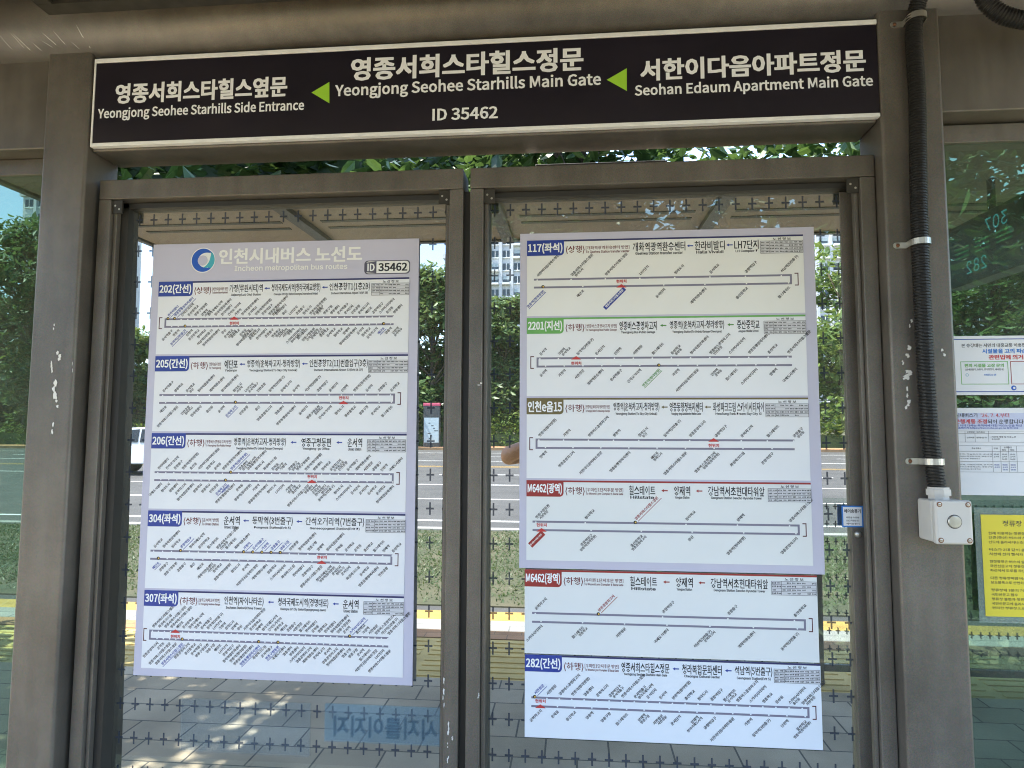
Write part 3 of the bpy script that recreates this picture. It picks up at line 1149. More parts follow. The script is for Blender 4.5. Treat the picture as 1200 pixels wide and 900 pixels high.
# ================================================================== STATION SIGN
SG = thing('station_sign', 'long black station name sign with white lettering and green arrows', 'sign', (-0.34, 0.02, 2.59))
Y0 = 0.004
MB().box(-1.556, 0.884, Y0, 0.0215, 2.452, 2.722, M['sign_face']).build('board', SG, bevel=0.002)
MB().box(-1.556, 0.884, Y0 - 0.003, 0.0215, 2.7225, 2.736, M['white_trim']).build('trim_strip', SG, bevel=0.0015)
MB().box(-1.556, 0.884, Y0 - 0.003, 0.0215, 2.440, 2.4515, M['white_trim']).build('trim_strip', SG, bevel=0.0015)
MB().box(-1.562, -1.5565, Y0 - 0.001, 0.0215, 2.440, 2.736, M['white_trim']).build('trim_strip', SG)
lt_ = MB()
YS = Y0 - 0.0008
px_text(lt_, '영종서희스타힐스옆문', 136, 336, 105.5, 23.5, YS, M['white_ink'], 0.036)
px_text(lt_, 'Yeongjong Seohee Starhills Side Entrance', 115, 356, 129.5, 15.5, YS, M['white_ink'], 0.026)
px_text(lt_, '영종서희스타힐스정문', 412, 683, 75, 27, YS, M['white_ink'], 0.036)
px_text(lt_, 'Yeongjong Seohee Starhills Main Gate', 393, 704, 101, 18.5, YS, M['white_ink'], 0.026)
px_text(lt_, 'ID 35462', 507, 583, 133, 14, YS, M['white_ink'], 0.026)
px_text(lt_, '서한이다음아파트정문', 751, 1014, 76.5, 25, YS, M['white_ink'], 0.036)
px_text(lt_, 'Seohan Edaum Apartment Main Gate', 744, 1023, 101.5, 16.5, YS, M['white_ink'], 0.026)
lt_.build('lettering', SG)
for (tx, ty, bx, by0, by1) in ((365, 108.5, 386, 96, 121), (711, 93.5, 734.5, 80, 106.5)):
    MB().poly([at(tx, ty, YS), at(bx, by1, YS), at(bx, by0, YS)], YS, M['lime']).build('arrow', SG)

# ================================================================== ROUTE STRIPS
NAMES = ['영종서희스타힐스정문', '영종서희스타힐스옆문', '서한이다음아파트정문', '영종역', '운서역', '영종구청동편', '예단포', '중산중학교', '힐스테이트', '한라비발디',
         'LH7단지', '영종동행정복지센터', '영종버스공영차고지', '청라복합문화센터', '화성파크드림', '스카이시티자이', '양재역', '인천역', '개화역환승센터', '석남역(5번출구)',
         '동막역(3번출구)', '청라국제도시역', '간석오거리역', '인천공항', '영종역(청라방향)', '운북차고지', '가정역', '중산동', '청라도시', '운서학교', '중산학교', '영종공영차고지', '영종센터', '운북동', '영종학교', '서한정문', '중산', '운서역출구', '청라학교', '영종구청', '국제도시센터', '공항역입구', '공항출구', '운서단지']
BS = 0.030
SIZE = 0.0098


def rounded_tab(b, x0, x1, z0, z1, y, m, r=0.012):
    pts = [(x0, z1), (x0, z0)]
    for k in range(7):
        a = -math.pi / 2 + (math.pi / 2) * k / 6
        pts.append((x1 - r + r * math.cos(a), z0 + r + r * math.sin(a)))
    pts.append((x1, z1))
    b.poly(pts, y, m)


def arrow_left(b, x, z, y, m, w=0.019):
    b.poly([(x - w / 2, z), (x - w * .1, z - w * .24), (x - w * .1, z + w * .24)], y, m)
    b.rect(x - w * .1, x + w / 2, z - w * .09, z + w * .09, y, m)


def route_strip(parent, name, pxl, pxr, X0, X1, Z0, Z1, yf, tabm, lnm, no, updown, tiny, heads, table, top, bot, bracket, mark, trans, sheetm, seed, capsule=None, tiny_en='', thick=0.0012):
    """one printed strip; heads: (text, english, px0, px1); top / bot: (first px, step, count)"""
    rnd = random.Random(seed)
    w, h = X1 - X0, Z1 - Z0

    def U(px):
        return X0 + (px - pxl) / (pxr - pxl) * w

    def V(fr):
        return Z1 - fr * h
    b = MB()
    b.box(X0, X1, yf, yf + thick, Z0, Z1, sheetm)
    e = 0.00035
    b.rect(X0, X1, V(0.022), Z1, yf - e, tabm if tabm is not M['bluetab'] else M['navy_line'])
    y1, y2, y3 = yf - e, yf - 2 * e, yf - 3 * e
    # route line
    zA, zB = V(0.52), V(0.625)
    t = 0.0030
    xa, xb = U(top[0] - 4), U(pxr - (14 if bracket == 'R' else 17))
    RL = M['route_line']
    b.rect(xa, xb, zA - t, zA + t, y1, RL)
    b.rect(xa, xb, zB - t, zB + t, y1, RL)
    BR = M['bracket']
    if bracket == 'R':
        b.rect(xb - 2 * t, xb, zB + t, zA - t, y1, RL)
        bx, s = xb + 0.018, -1
    else:
        b.rect(xa, xa + 2 * t, zB + t, zA - t, y1, RL)
        bx, s = xa - 0.018, 1
    b.rect(bx - .0014, bx + .0014, zB - .004, zA + .004, y1, BR)
    for zz, q in ((zA + .004, 1), (zB - .004, -1)):
        xx = sorted((bx + s * .0014 * -1, bx + s * .010))
        b.rect(xx[0], xx[1], min(zz, zz + q * .003), max(zz, zz + q * .003), y1, BR)
    L = MB()
    gl = [('t', top, zA), ('b', bot, zB)]
    glyphs(NAMES, BS)
    for kind, (p0, step, n), zz in gl:
        for i in range(n):
            px = p0 + step * i
            if px > pxr - 12:
                break
            x = U(px)
            tr = None
            for (k2, tpx, tm) in trans:
                if k2 == kind and abs(tpx - px) < step * 0.5:
                    tr = tm
            dy = 0.0022 if kind == 't' else -0.0022
            if kind == 'b':
                dy = 0.0022
            if tr:
                b.disc(x, zz + dy, 0.0052, y2, M['black_ink'], 12)
                b.disc(x + .001, zz + dy, 0.0026, y3, M['yellow_dot'], 8)
            else:
                b.disc(x, zz + (-.0016 if kind == 't' else .0016), 0.0024, y2, sheetm, 10)
            nm = rnd.choice(NAMES)
            mm = tr or M['black_ink']
            if capsule and capsule[0] == kind and abs(capsule[1] - px) < step * .5:
                nm = '영종서희스타힐스정문'
                mm = M['white_ink']
                c = math.sqrt(.5)
                Lc, hw = (capsule[3], 0.0092) if len(capsule) > 3 else (0.084, 0.0066)
                ox, oz = x + 0.002, zz - 0.010
                pts = []
                for (aa, bb) in ((0.004, -hw), (0.004, hw), (-Lc, hw), (-Lc, -hw)):
                    pts.append((ox + (aa - bb) * c, oz + (aa + bb) * c))
                b.poly(pts, y2, capsule[2])
                text_diag(L, nm, ox - .002, oz - .002, SIZE * (0.56 if len(capsule) > 3 else 0.80), y3, mm, False, BS)
                continue
            if kind == 't':
                Ln = text_diag(L, nm, x + 0.001, zz + 0.0105, SIZE, y1, mm, True, BS)
                if rnd.random() < 0.16 and step > 8:
                    text_diag(L, rnd.choice(NAMES[20:40]), x + 0.013, zz + 0.0085, SIZE * .9, y1, mm, True, BS)
            else:
                Ln = text_diag(L, nm, x + 0.003, zz - 0.0115, SIZE, y1, mm, False, BS)
                if rnd.random() < 0.16 and step > 8:
                    text_diag(L, rnd.choice(NAMES[20:40]), x + 0.014, zz - 0.014, SIZE * .9, y1, mm, False, BS)
            if tr:      # underline of an interchange stop
                c = math.sqrt(.5)
                sgn = 1 if kind == 't' else -1
                ox, oz = (x + 0.008, zz + 0.006) if kind == 't' else (x + 0.009, zz - 0.014)
                q = Ln * 1.05 * sgn
                b.poly([(ox, oz), (ox + .0012, oz - .0012), (ox + .0012 + q * c, oz - .0012 + q * c), (ox + q * c, oz + q * c)][::1 if sgn > 0 else -1], y1, mm)
    # marker of this stop
    kind, mpx = mark or ('b', None)
    zz = zA if kind == 't' else zB
    x = U(mpx) if mark else None
    if mark:
      b.poly([(x - .016, zz - .0045), (x + .016, zz - .0045), (x + .009, zz + .0005), (x, zz + .0062), (x - .009, zz + .0005)], y3 - e, M['red_ink'])
    if mark:
      text(L, '현위치', x - .0155, x + .0155, zz + (-.016 if kind == 't' else .0155), 0.0105, y2, M['red_ink'], 0.03)
    sheet_o = b.build(name, parent, loc=None if parent else ((X0 + X1) / 2, yf, (Z0 + Z1) / 2))
    # tab
    tb = MB()
    tw = (41.5 if pxl < 400 else 45.0) / (pxr - pxl) * w
    rounded_tab(tb, X0, X0 + tw, V(0.205), Z1, y2, tabm)
    text(tb, no, X0 + tw * .035, X0 + tw * .955, V(0.108), 0.0335, y3, M['white_ink'], 0.034)
    tb.build('route_tab', sheet_o)
    # heading
    text(L, updown, X0 + tw + .006, X0 + tw + .064, V(0.135), 0.026, y1, M['maroon_ink'], 0.012)
    tx1 = U(tiny[1]) if isinstance(tiny, tuple) else X0 + tw + .15
    tt = tiny[0] if isinstance(tiny, tuple) else tiny
    text(L, tt, X0 + tw + .068, tx1, V(0.115), 0.0125, y1, M['maroon_ink'], 0.016)
    if tiny_en:
        text(L, tiny_en, X0 + tw + .068, tx1, V(0.165), 0.0085, y1, M['maroon_ink'], 0.016)
    for (s, en, a, c) in heads:
        text(L, s, U(a), U(c), V(0.115), 0.0285, y1, M['black_ink'], 0.018)
        if en:
            ext = min(0.5 * (U(c) - U(a)) * 0.9, 0.08)
            mid = (U(a) + U(c)) / 2
            text(L, en, mid - ext, mid + ext, V(0.2), 0.0095, y1, M['black_ink'], 0.02)
    for i in range(len(heads) - 1):
        arrow_left(L, (U(heads[i][3]) + U(heads[i + 1][2])) / 2, V(0.115), y1, lnm)
    L.build('lettering', sheet_o)
    # little timetable
    T = MB()
    a, c = U(table[0]), U(table[1])
    zt, zb = V(0.075), V(0.235)
    zh = V(0.035)
    T.rect(a, c, zb, zt, y2, M['tablebg'])
    nr, ncol = 4, 9
    for k in range(nr + 1):
        z = zb + (zt - zb) * k / nr
        T.rect(a, c, z - .0005, z + .0005, y3, M['grey_ink'])
    for k in (0, 2, 9):
        x = a + (c - a) * k / ncol
        T.rect(x - .0005, x + .0005, zb, zt, y3 - .0001, M['grey_ink'])
    for rr in range(nr):
        for cc in range(ncol):
            if rnd.random() < 0.12:
                continue
            x = a + (c - a) * (cc + .5) / ncol
            z = zb + (zt - zb) * (rr + .5) / nr
            ww = (c - a) / ncol * rnd.uniform(.3, .46)
            hh = (zt - zb) / nr * .24
            for qq in (-1, 0, 1):
                xx = x + qq * ww * .68
                T.rect(xx - ww * .24, xx + ww * .24, z - hh * rnd.uniform(.5, 1), z + hh * rnd.uniform(.5, 1), y3 - .0002, M['grey_ink'])
    text(T, '노 선 정 보', a + (c - a) * .3, a + (c - a) * .72, (zt + zh) / 2 + .001, 0.0085, y2, M['black_ink'], 0.02)
    T.build('timetable', sheet_o)
    return sheet_o


YB = 0.1085          # front of the boards
LX0, LX1, LZ0, LZ1 = -1.398, -0.498, 0.753, 2.144
LPst = thing('route_map_board', 'tall lavender route map board with five bus route strips on the left window', 'poster', (-0.948, YB, LZ0))
MB().box(LX0, LX1, YB, YB + 0.003, LZ0, LZ1, M['lavender']).build('backing', LPst, bevel=0.0008)
YT = YB - 0.0006
tl = MB()
px_text(tl, '인천시내버스 노선도', 257, 424, 299, 18, YT, M['title_ink'], 0.030)
px_text(tl, 'Incheon metropolitan bus routes', 275, 407, 314, 8, YT, M['title_ink'], 0.014)
tl.build('lettering', LPst)
# round swirl emblem
em = MB()
ex, ez = at(238, 305, YT)
sc_ = 0.0390


def swirl(r0a, r0b, a0, a1, off, m, y, n=40, ecc=0.0):
    outer, inner = [], []
    for k in range(n + 1):
        t = k / n
        a = a0 + (a1 - a0) * t
        ro = r0b
        thick = (r0b - r0a) * math.sin(math.pi * min(1, t * 1.0)) ** 0.55
        outer.append((ex + off[0] + ro * math.cos(a), ez + off[1] + ro * math.sin(a)))
        inner.append((ex + off[0] + (ro - thick) * math.cos(a) , ez + off[1] + (ro - thick) * math.sin(a)))
    for k in range(n):
        em.poly([outer[k], outer[k + 1], inner[k + 1], inner[k]], y, m)


em.disc(ex, ez, sc_ * 1.08, YT - 0.00005, M['title_ink'], 40)
swirl(sc_ * .42, sc_ * 1.0, R(40), R(318), (0, 0), M['emblem_blue'], YT - 0.0006)
swirl(sc_ * .62, sc_ * 1.0, R(-75), R(46), (0.001, 0.0005), M['teal'], YT - 0.0004)
swirl(sc_ * .50, sc_ * .74, R(-95), R(30), (0.002, 0.001), M['teal'], YT - 0.0005)
em.disc(ex - .001, ez - .001, sc_ * .44, YT - 0.0008, M['lavender'], 30)
em.build('emblem', LPst)


def badge(parent):
    b = MB()
    x0, zc = at(428, 313.5, YT)
    x1, _ = at(479.5, 313, YT)
    hh = 0.0195

    def rr(xa, xb, h_, y, m, r=0.012):
        pts = []
        for (cx, cz, a0) in ((xb - r, zc + h_ - r, 0), (xa + r, zc + h_ - r, 90), (xa + r, zc - h_ + r, 180), (xb - r, zc - h_ + r, 270)):
            for k in range(6):
                a = R(a0 + 90 * k / 5)
                pts.append((cx + r * math.cos(a), cz + r * math.sin(a)))
        b.poly(pts, y, m)
    rr(x0 - .003, x1 + .003, hh + .003, YT, M['badge_grey'])
    rr(x0, x1, hh, YT - .0002, M['title_ink'])
    b.add([(x0, YT - .0004, zc - hh + .004), (x0 + .037, YT - .0004, zc - hh), (x0 + .037, YT - .0004, zc + hh), (x0, YT - .0004, zc + hh - .004)], [(0, 1, 2, 3)], M['badge_grey'])
    text(b, 'ID', x0 + .008, x0 + .031, zc, .024, YT - .0008, M['white_ink'], .03)
    text(b, '35462', x0 + .044, x1 - .007, zc, .026, YT - .0006, M['black_ink'], .03)
    b.build('stop_number_badge', parent)


badge(LPst)

BT, GT_, OT, RT = M['bluetab'], M['greentab'], M['olivetab'], M['redtab']
BI, GI, OI, RI, MI = M['blue_ink'], M['green_ink'], M['olive_ink'], M['redtab'], M['maroon_ink']
YSX = YB - 0.0013


def zat(x, y):
    return at(x, y, YB)[1]


lx0, lx1 = -1.372, -0.528
rows = [zat(184, 330.5), zat(180, 417.5), zat(176.5, 507.5), zat(173, 598), zat(168, 691), zat(163, 782.5)]
gap = 0.006
left = [
    ('202(간선)', '(상행)', ('[서한이다음아파트 방면]', 268), 184, 480, [('가정(루원시티)역', 'Gajeong(Lu1 City) Station', 270, 309.5), ('청라국제도시역(청라국제교방향)', "Cheongna Int'l City Station(Cheongna International Bridge)", 320, 377.5), ('인천공항T1(1층2B)', 'Incheon International Airport T1(1F 2B)', 388, 435)], (437, 480),
     (197, 8.05, 36), (202, 8.05, 36), 'L', ('t', 277), [('t', 197, BI), ('t', 205, BI), ('b', 218, BI), ('b', 450, BI)], 'To Seohan Edaum Apartment'),
    ('205(간선)', '(하행)', ('[영종하늘도시 방면]', 260), 180, 479, [('예단포', 'Yedanpo', 264, 280), ('영종역(운북차고지-청라방향)', 'Yeongjong Station(To Sky City Unbuk)', 291, 354), ('인천공항T2(11)번출입구(3층)', 'Incheon International Airport T2(Exit 11 3F)', 365, 433)], (434, 479),
     (191, 14.15, 21), (195, 14.0, 21), 'R', ('b', 406), [('b', 278, BI)], 'To Yeongjong'),
    ('206(간선)', '(하행)', ('[영종버스공영차고지 방면]', 273), 176.5, 478, [('영종역(운북차고지-청라방향)', 'Yeongjong Station(To Unbuk Garage Cheongna)', 276, 338), ('영종구청동편', 'Yeongjong-gu Office', 356, 391), ('운서역', 'Unseo Station', 410, 427)], (433, 477),
     (186, 9.75, 32), (190, 9.75, 32), 'R', ('b', 370), [('t', 271, BI), ('b', 270, BI)], 'To Yeongjong Bus Public Garage'),
    ('304(좌석)', '(상행)', ('[운서역 방면]', 259), 173, 477, [('운서역', 'Unseo Station', 265, 284), ('동막역(3번출구)', 'Dongmak Station(Exit 3)', 299, 347), ('간석오거리역(7번출구)', 'Ganseogogeori Station(Exit 7)', 362, 430)], (432, 477),
     (182, 10.8, 28), (188, 10.75, 28), 'R', ('b', 382), [('t', 214, BI), ('t', 290, BI), ('t', 300, BI), ('t', 311, BI), ('t', 322, BI), ('t', 333, BI), ('b', 187, BI)], 'To Unseo Station'),
    ('307(좌석)', '(하행)', ('[삼화고속차고지 방면]', 260), 168, 475, [('인천역(차이나타운)', 'Incheon Station(China Town)', 265, 312), ('청라국제도시역(경명대로)', "Cheongna Int'l City Station(Gyeongmyeong-daero)", 329, 388), ('운서역', 'Unseo Station', 405, 423)], (429, 475),
     (180, 7.3, 42), (186, 7.6, 40), 'L', ('t', 208), [('b', 216, BI), ('b', 311, BI), ('b', 333, BI), ('t', 411, BI)], 'To Yeongjong Samhwa Garage'),
]
for i, (no, ud, tiny, pl, pr, heads, tab, tp, bt, br, mk, tr, ten) in enumerate(left):
    route_strip(LPst, 'route_strip', pl, pr, lx0, lx1, rows[i + 1] + gap if i < 4 else rows[5], rows[i], YSX, BT, M['blue_ink'], no, ud, tiny, heads, tab, tp, bt, br, mk, tr, M['sheet'], 100 + i, None, ten)

RX0, RX1, RZ0, RZ1 = -0.173, 0.723, 1.112, 2.150
RPst = thing('route_map_board', 'wide lavender route map board with four route strips on the right window', 'poster', (0.275, YB, RZ0))
MB().box(RX0, RX1, YB - 0.0016, YB + 0.003, RZ0, RZ1, M['lavender']).build('backing', RPst, bevel=0.0008)
YRX = YB - 0.0016 - 0.0013
rows = [zat(616, 282.5), zat(614.5, 373), zat(614, 466.5), zat(615.5, 562.5), zat(615.5, 656)]
rx0, rx1 = -0.151, 0.690
right = [
    ('117(좌석)', '(상행)', ('[개화역광역환승센터 방면]', 739), 615.5, 941, [('개화역광역환승센터', 'Gaehwa Station transfer center', 743, 805), ('한라비발디', 'Halla Vivaldi', 816, 851), ('LH7단지', 'LH Complex 7', 862, 890)], (892, 940.5),
     (628, 41, 8), (635, 48, 7), 'R', ('b', 729), [('b', 635, BI)], 'To Gaehwa Station transfer center', BT, BI, M['sheet_cream'], ('b', 731, M['blue_ink'])),
    ('2201(지선)', '(하행)', ('[영종버스공영차고지 방면]', 723), 614, 944, [('영종버스공영차고지', 'Yeongjong Bus Public Garage', 726, 771), ('영종역(운북차고지-청라방향)', 'Yeongjong Station(To Unbuk Garage Cheongna)', 786, 850), ('중산중학교', 'Jungsan Middle School', 865, 891)], (896, 944),
     (630, 22.5, 15), (637, 22.6, 15), 'L', ('t', 674), [('b', 772, GI)], 'To Yeongjong Bus Public Garage', GT_, GI, M['sheet'], None),
    ('인천e음15', '(하행)', ('[영종역(운북차고지-청라방향) 방면]', 715), 614, 947, [('영종역(운북차고지-청라방향)', 'Yeongjong Station(To Sky City Unbuk)', 719, 774), ('영종동행정복지센터', 'Yeongjong-dong Administrative Welfare Center', 786, 825), ('화성파크드림 스카이시티자이', 'HwaSung Park Dream Sky City Xi', 837, 896)], (898, 947),
     (629, 30, 12), (637, 33.4, 11), 'L', ('t', 837), [('b', 937, OI)], 'To Yeongjong Station(To Unbuk Garage Cheongna)', OT, OI, M['sheet'], None),
    ('M6462(광역)', '(하행)', ('[우미린1단지후문 방면]', 732), 615.5, 950, [('힐스테이트', 'Hillstate', 739, 770), ('양재역', 'Yangjae Station', 792, 811), ('강남역서초현대타워앞', 'Gangnam Station Seocho Hyundai Tower', 832, 897)], (901, 950),
     (627, 59.5, 6), (634, 59.5, 6), 'R', ('b', 634), [('t', 746, RI)], 'To Woomi Lynn Complex 1 Back Gate', RT, RI, M['sheet_grey'], ('b', 634, M['redtab'], 0.052)),
]
for i, (no, ud, tiny, pl, pr, heads, tab, tp, bt, br, mk, tr, ten, tm, im, shm, cap) in enumerate(right):
    route_strip(RPst, 'route_strip', pl, pr, rx0, rx1, rows[i + 1] + gap if i < 3 else rows[4], rows[i], YRX, tm, im, no, ud, tiny, heads, tab, tp, bt, br, mk, tr, shm, 200 + i, cap, ten)

YLO = YB + 0.0002
s1 = route_strip(None, 'route_sticker', 614, 958, -0.156, 0.700, 0.8605, 1.1085, YLO, RT, RI, 'M6462(광역)', '(하행)', ('[우미린1단지후문 방면]', 733),
                 [('힐스테이트', 'Hillstate', 741, 773), ('양재역', 'Yangjae Station', 795, 815), ('강남역서초현대타워앞', 'Gangnam Station Seocho Hyundai Tower', 836, 902)], (906, 957),
                 (627, 76, 5), (634, 50, 7), 'R', None, [('t', 703, RI)], M['sheet_grey'], 301, None, 'To Woomi Lynn Complex 1 Back Gate')
tag(s1, 'loose red-tabbed route strip on the glass just below the right board', 'sticker')
s2 = route_strip(None, 'route_sticker', 615, 962, -0.155, 0.702, 0.618, 0.8575, YLO - 0.0004, BT, BI, '282(간선)', '(하행)', ('[우미린1단지후문 방면]', 728),
                 [('영종서희스타힐스정문', 'Yeongjong Seohee Starhills Main Gate', 731, 788), ('청라복합문화센터', 'Cheongna Cultural Center', 803, 849), ('석남역(5번출구)', 'Seongnam Station(Exit 5)', 864, 907)], (909, 961),
                 (627, 14.9, 22), (634, 20.6, 16), 'R', ('b', 634), [('t', 627, BI)], M['sheet_blue'], 302, None, 'To Woomi Lynn Complex 1 Back Gate')
tag(s2, 'loose blue-tabbed route strip on the glass, lowest sheet of the right window', 'sticker')

# pale film stuck to the rear of the left pane, its print showing mirrored
fm = MB()
fx0, fz1 = at(383, 822, 0.15)
fx1, fz0 = at(517, 872, 0.15)
fm.box(fx0, fx1, 0.1322, 0.1325, fz0, fz1, M['film'])
text(fm, '시지를이지지', fx0 + .03, fx1 - .01, fz1 - 0.066, 0.062, 0.1318, M['film_ink'], 0.03, mirror=True)
fx2, _ = at(215, 835, 0.15)
fx3, _ = at(366, 835, 0.15)
fm.box(fx2, fx3, 0.1322, 0.1325, fz0 - 0.05, fz1 - .002, M['film_faint'])
fmo = fm.build('window_film', loc=((fx0 + fx1) / 2, 0.132, fz0))
tag(fmo, 'pale blue translucent film with mirrored print low on the left window', 'film')

# small blue-edged sticker on the right stile
stx = MB()
a0, z1_ = at(986, 592.5, 0.1105)
a1, z0_ = at(1012, 618, 0.1105)
stx.box(a0, a1, 0.1100, 0.1112, z0_, z1_, M['sticker_blue'])
stx.rect(a0 + .004, a1 - .004, z0_ + .004, z1_ - .004, 0.1097, M['paper_white'])
text(stx, '에어송풍기', a0 + .007, a1 - .007, z1_ - .0155, .0115, 0.1094, M['black_ink'], 0.03)
for k, s in enumerate(('버튼을 누르면', '5분간 작동됩니다', '에어송풍기')):
    text(stx, s, a0 + .012, a1 - .012, z1_ - .034 - k * .009, .0055, 0.1094, M['black_ink'], 0.02)
so = stx.build('instruction_sticker', loc=((a0 + a1) / 2, 0.1105, z0_))
tag(so, 'small white sticker with blue edge on the right window frame', 'sticker')

# ================================================================== NOTICES ON THE RIGHT PANE
YN = 0.099


def nt_(px, py):
    return at(px, py, YN)


x0, zt = nt_(1115, 394)
x1 = x0 + 0.42
zb = nt_(1119, 463)[1]
nb = MB()
nb.box(x0, x1, YN, YN + .0012, zb, zt, M['paper_white'])
yA, yB_ = YN - .0004, YN - .0008
nb.rect(x0, x0 + .003, zb, zt, yA, M['sticker_blue'])
nb.rect(x0 + .003, x1, zt - .011, zt - .0085, yA, M['blue_ink'])
nb.rect(x0 + .003, x1, zb + .0085, zb + .011, yA, M['blue_ink'])
text(nb, '본 승강대는 시민의 대중교통 이용편의를 위한', x0 + .026, x0 + .250, zt - .028, .0115, yA, M['black_ink'], .014)
text(nb, '시설물을 고의 파손', x0 + .083, x0 + .205, zt - .045, .0135, yA, M['sticker_blue'], .034)
text(nb, '관련법에 의거 처', x0 + .100, x0 + .213, zt - .063, .0135, yA, M['red_ink'], .034)


def frame_rect(b, xa, xb, za, zb2, y, m, t=.0018):
    b.rect(xa, xb, zb2 - t, zb2, y, m)
    b.rect(xa, xb, za, za + t, y, m)
    b.rect(xa, xa + t, za + t, zb2 - t, y, m)
    b.rect(xb - t, xb, za + t, zb2 - t, y, m)


frame_rect(nb, x0 + .021, x0 + .152, zb + .031, zt - .075, yA, M['greentab'])
frame_rect(nb, x0 + .158, x0 + .30, zb + .031, zt - .075, yA, M['redtab'])
text(nb, '편의 시설물 고장 문의', x0 + .032, x0 + .140, zt - .087, .0105, yA, M['greentab'], .030)
text(nb, '(안내단말기, 송풍기, 공기청정기, 에어컨 등)', x0 + .034, x0 + .140, zt - .099, .0068, yA, M['black_ink'], .02)
text(nb, '032)721-25', x0 + .085, x0 + .118, zt - .1145, .0065, yA, M['sticker_blue'], .03)
nb.disc(x0 + .038, zt - .1145, .0045, yA, M['teal'], 14)
nb.disc(x0 + .038, zt - .1145, .0033, yB_, M['paper_white'], 14)
nb.disc(x0 + .164, zb + .0205, .0072, yA, M['emblem_blue'], 18)
nb.disc(x0 + .165, zb + .0205, .0034, yB_, M['paper_white'], 14)
no_ = nb.build('notice_sheet', loc=((x0 + x1) / 2, YN, zb))
tag(no_, 'white notice with blue lines and green and red boxes, uppermost on the right glass', 'notice')

x0 = nt_(1119, 478)[0]
zt = nt_(1119, 478)[1]
zb = nt_(1125, 580)[1]
x0 -= .01
nb = MB()
nb.box(x0, x0 + .42, YN, YN + .0012, zb, zt, M['paper_white'])
nb.rect(x0 + .003, x0 + .40, zt - .0625, zt - .0145, yA, mat('pale_blue_band', (0.55, 0.58, 0.74), 0.45))
x = x0 + .010
text(nb, '시내버스가', x, x + .062, zt - .0215, .0125, yB_, M['black_ink'], .012)
text(nb, "'26. 7. 4.부터", x + .070, x + .147, zt - .0215, .0125, yB_, M['red_ink'], .012)
text(nb, '운행계통 조정', x - .002, x + .086, zt - .0395, .0130, yB_, M['red_ink'], .024)
text(nb, '되어 운행합니다', x + .088, x + .185, zt - .0395, .0130, yB_, M['black_ink'], .012)
text(nb, '이 외의 기사는 목적지에 대한 버스노선을 확인', x, x + .180, zt - .051, .0065, yB_, M['blue_ink'], .016)
text(nb, '홈페이지 https://bus.incheon.go.kr 문의 032', x + .006, x + .170, zt - .0585, .0065, yB_, M['blue_ink'], .016)
for zz in (.067, .074, .099, .1095, .126, .155, .185):
    nb.rect(x0 + .004, x0 + .40, zt - zz - .0004, zt - zz + .0004, yB_, M['grey_ink'])
for xx, za, zz in ((.034, .067, .099), (.061, .067, .099), (.098, .067, .099), (.106, .1095, .185), (.128, .1095, .185), (.150, .1095, .185), (.172, .1095, .185)):
    nb.rect(x0 + xx - .0004, x0 + xx + .0004, zt - zz, zt - za, yB_ - .0002, M['grey_ink'])
r5 = random.Random(9)
for (xx, w_, zz, s) in ((.040, .018, .0705, '운행방법'), (.066, .022, .0705, '버스회사'), (.039, .020, .086, '운행계통'), (.064, .030, .086, '영종운수'), (.102, .07, .084, '- 시간대 계통 및 이용노선'), (.106, .022, .0905, '유의사항'),
                        (.050, .026, .117, '주요 정류소'), (.110, .012, .117, '구분'), (.138, .022, .114, '운행시간'), (.132, .012, .1215, '첫차'), (.154, .012, .1215, '막차')):
    text(nb, s, x0 + xx, x0 + xx + w_, zt - zz, .0048, yB_ - .0002, M['grey_ink'], .016)
for base_ in (.134, .164):
    for k, s in enumerate(('영종역, 하늘도시역, 운서역', '영종버스공영차고지, 영종구청', '화성파크드림, 중산중학교')):
        text(nb, s, x0 + .006, x0 + .006 + (.098 if k < 2 else .066), zt - base_ - k * .0065, .0040, yB_ - .0002, M['grey_ink'], .01)
    for xx in (.110, .132, .154):
        for k in range(3 if xx > .12 else 2):
            text(nb, ('05:00', '운서역', '06:00')[k], x0 + xx, x0 + xx + .013, zt - base_ - k * .0068, .0042, yB_ - .0002, M['grey_ink'] if base_ < .15 else M['blue_ink'], .016)
no2 = nb.build('notice_sheet', loc=((x0 + .21), YN, zb))
tag(no2, 'white timetable change notice with red date text, in the middle on the right glass', 'notice')

yl = thing('laminated_notice', 'yellow paper notice in a clear laminate pouch on the right glass', 'notice', (1.29, YN, 0.98))
x0, zt = nt_(1149, 603)
zb = nt_(1155, 722)[1]
MB().box(x0 - .017, x0 + .325, YN + .0004, YN + .0010, zb - .018, zt + .020, M['pouch']).build('pouch', yl)
MB().box(x0, x0 + .308, YN - .0004, YN + .0002, zb, zt, M['paper_yellow']).build('paper', yl)
tb = MB()
yA = YN - .0009
text(tb, '정류장 공지사항', x0 + .058, x0 + .185, zt - .024, .017, yA, M['olive_ink'], .012)
lines = ['현재 이용하는 정류장은 임시', '인근(중산) 버스와 차선에', '인도에 올라서거나 승차합니다', '', '버스가 2대 같이 올 경우', '차선에 선의 질서와 하차', '', '현정류장은 버스의 앞쪽으로', '국민신문고에 정류장 불편', '차선에서 도로를 무단으로', '', '다른 정류장처럼 버스', '보도블록으로 안전하게', '', '정류장에 3분의 거리', '국민신문고 접수', '정류장 불편과 정류장', '국민신문고에 올리시면', '편리한 정류장으로, 여러']
zz = zt - .052
for s in lines:
    if s:
        text(tb, s, x0 + .018, x0 + .018 + len(s) * .0088, zz, .0082, yA, M['olive_ink'], .012)
        zz -= .0125
    else:
        zz -= .0085
tb.build('lettering', yl)

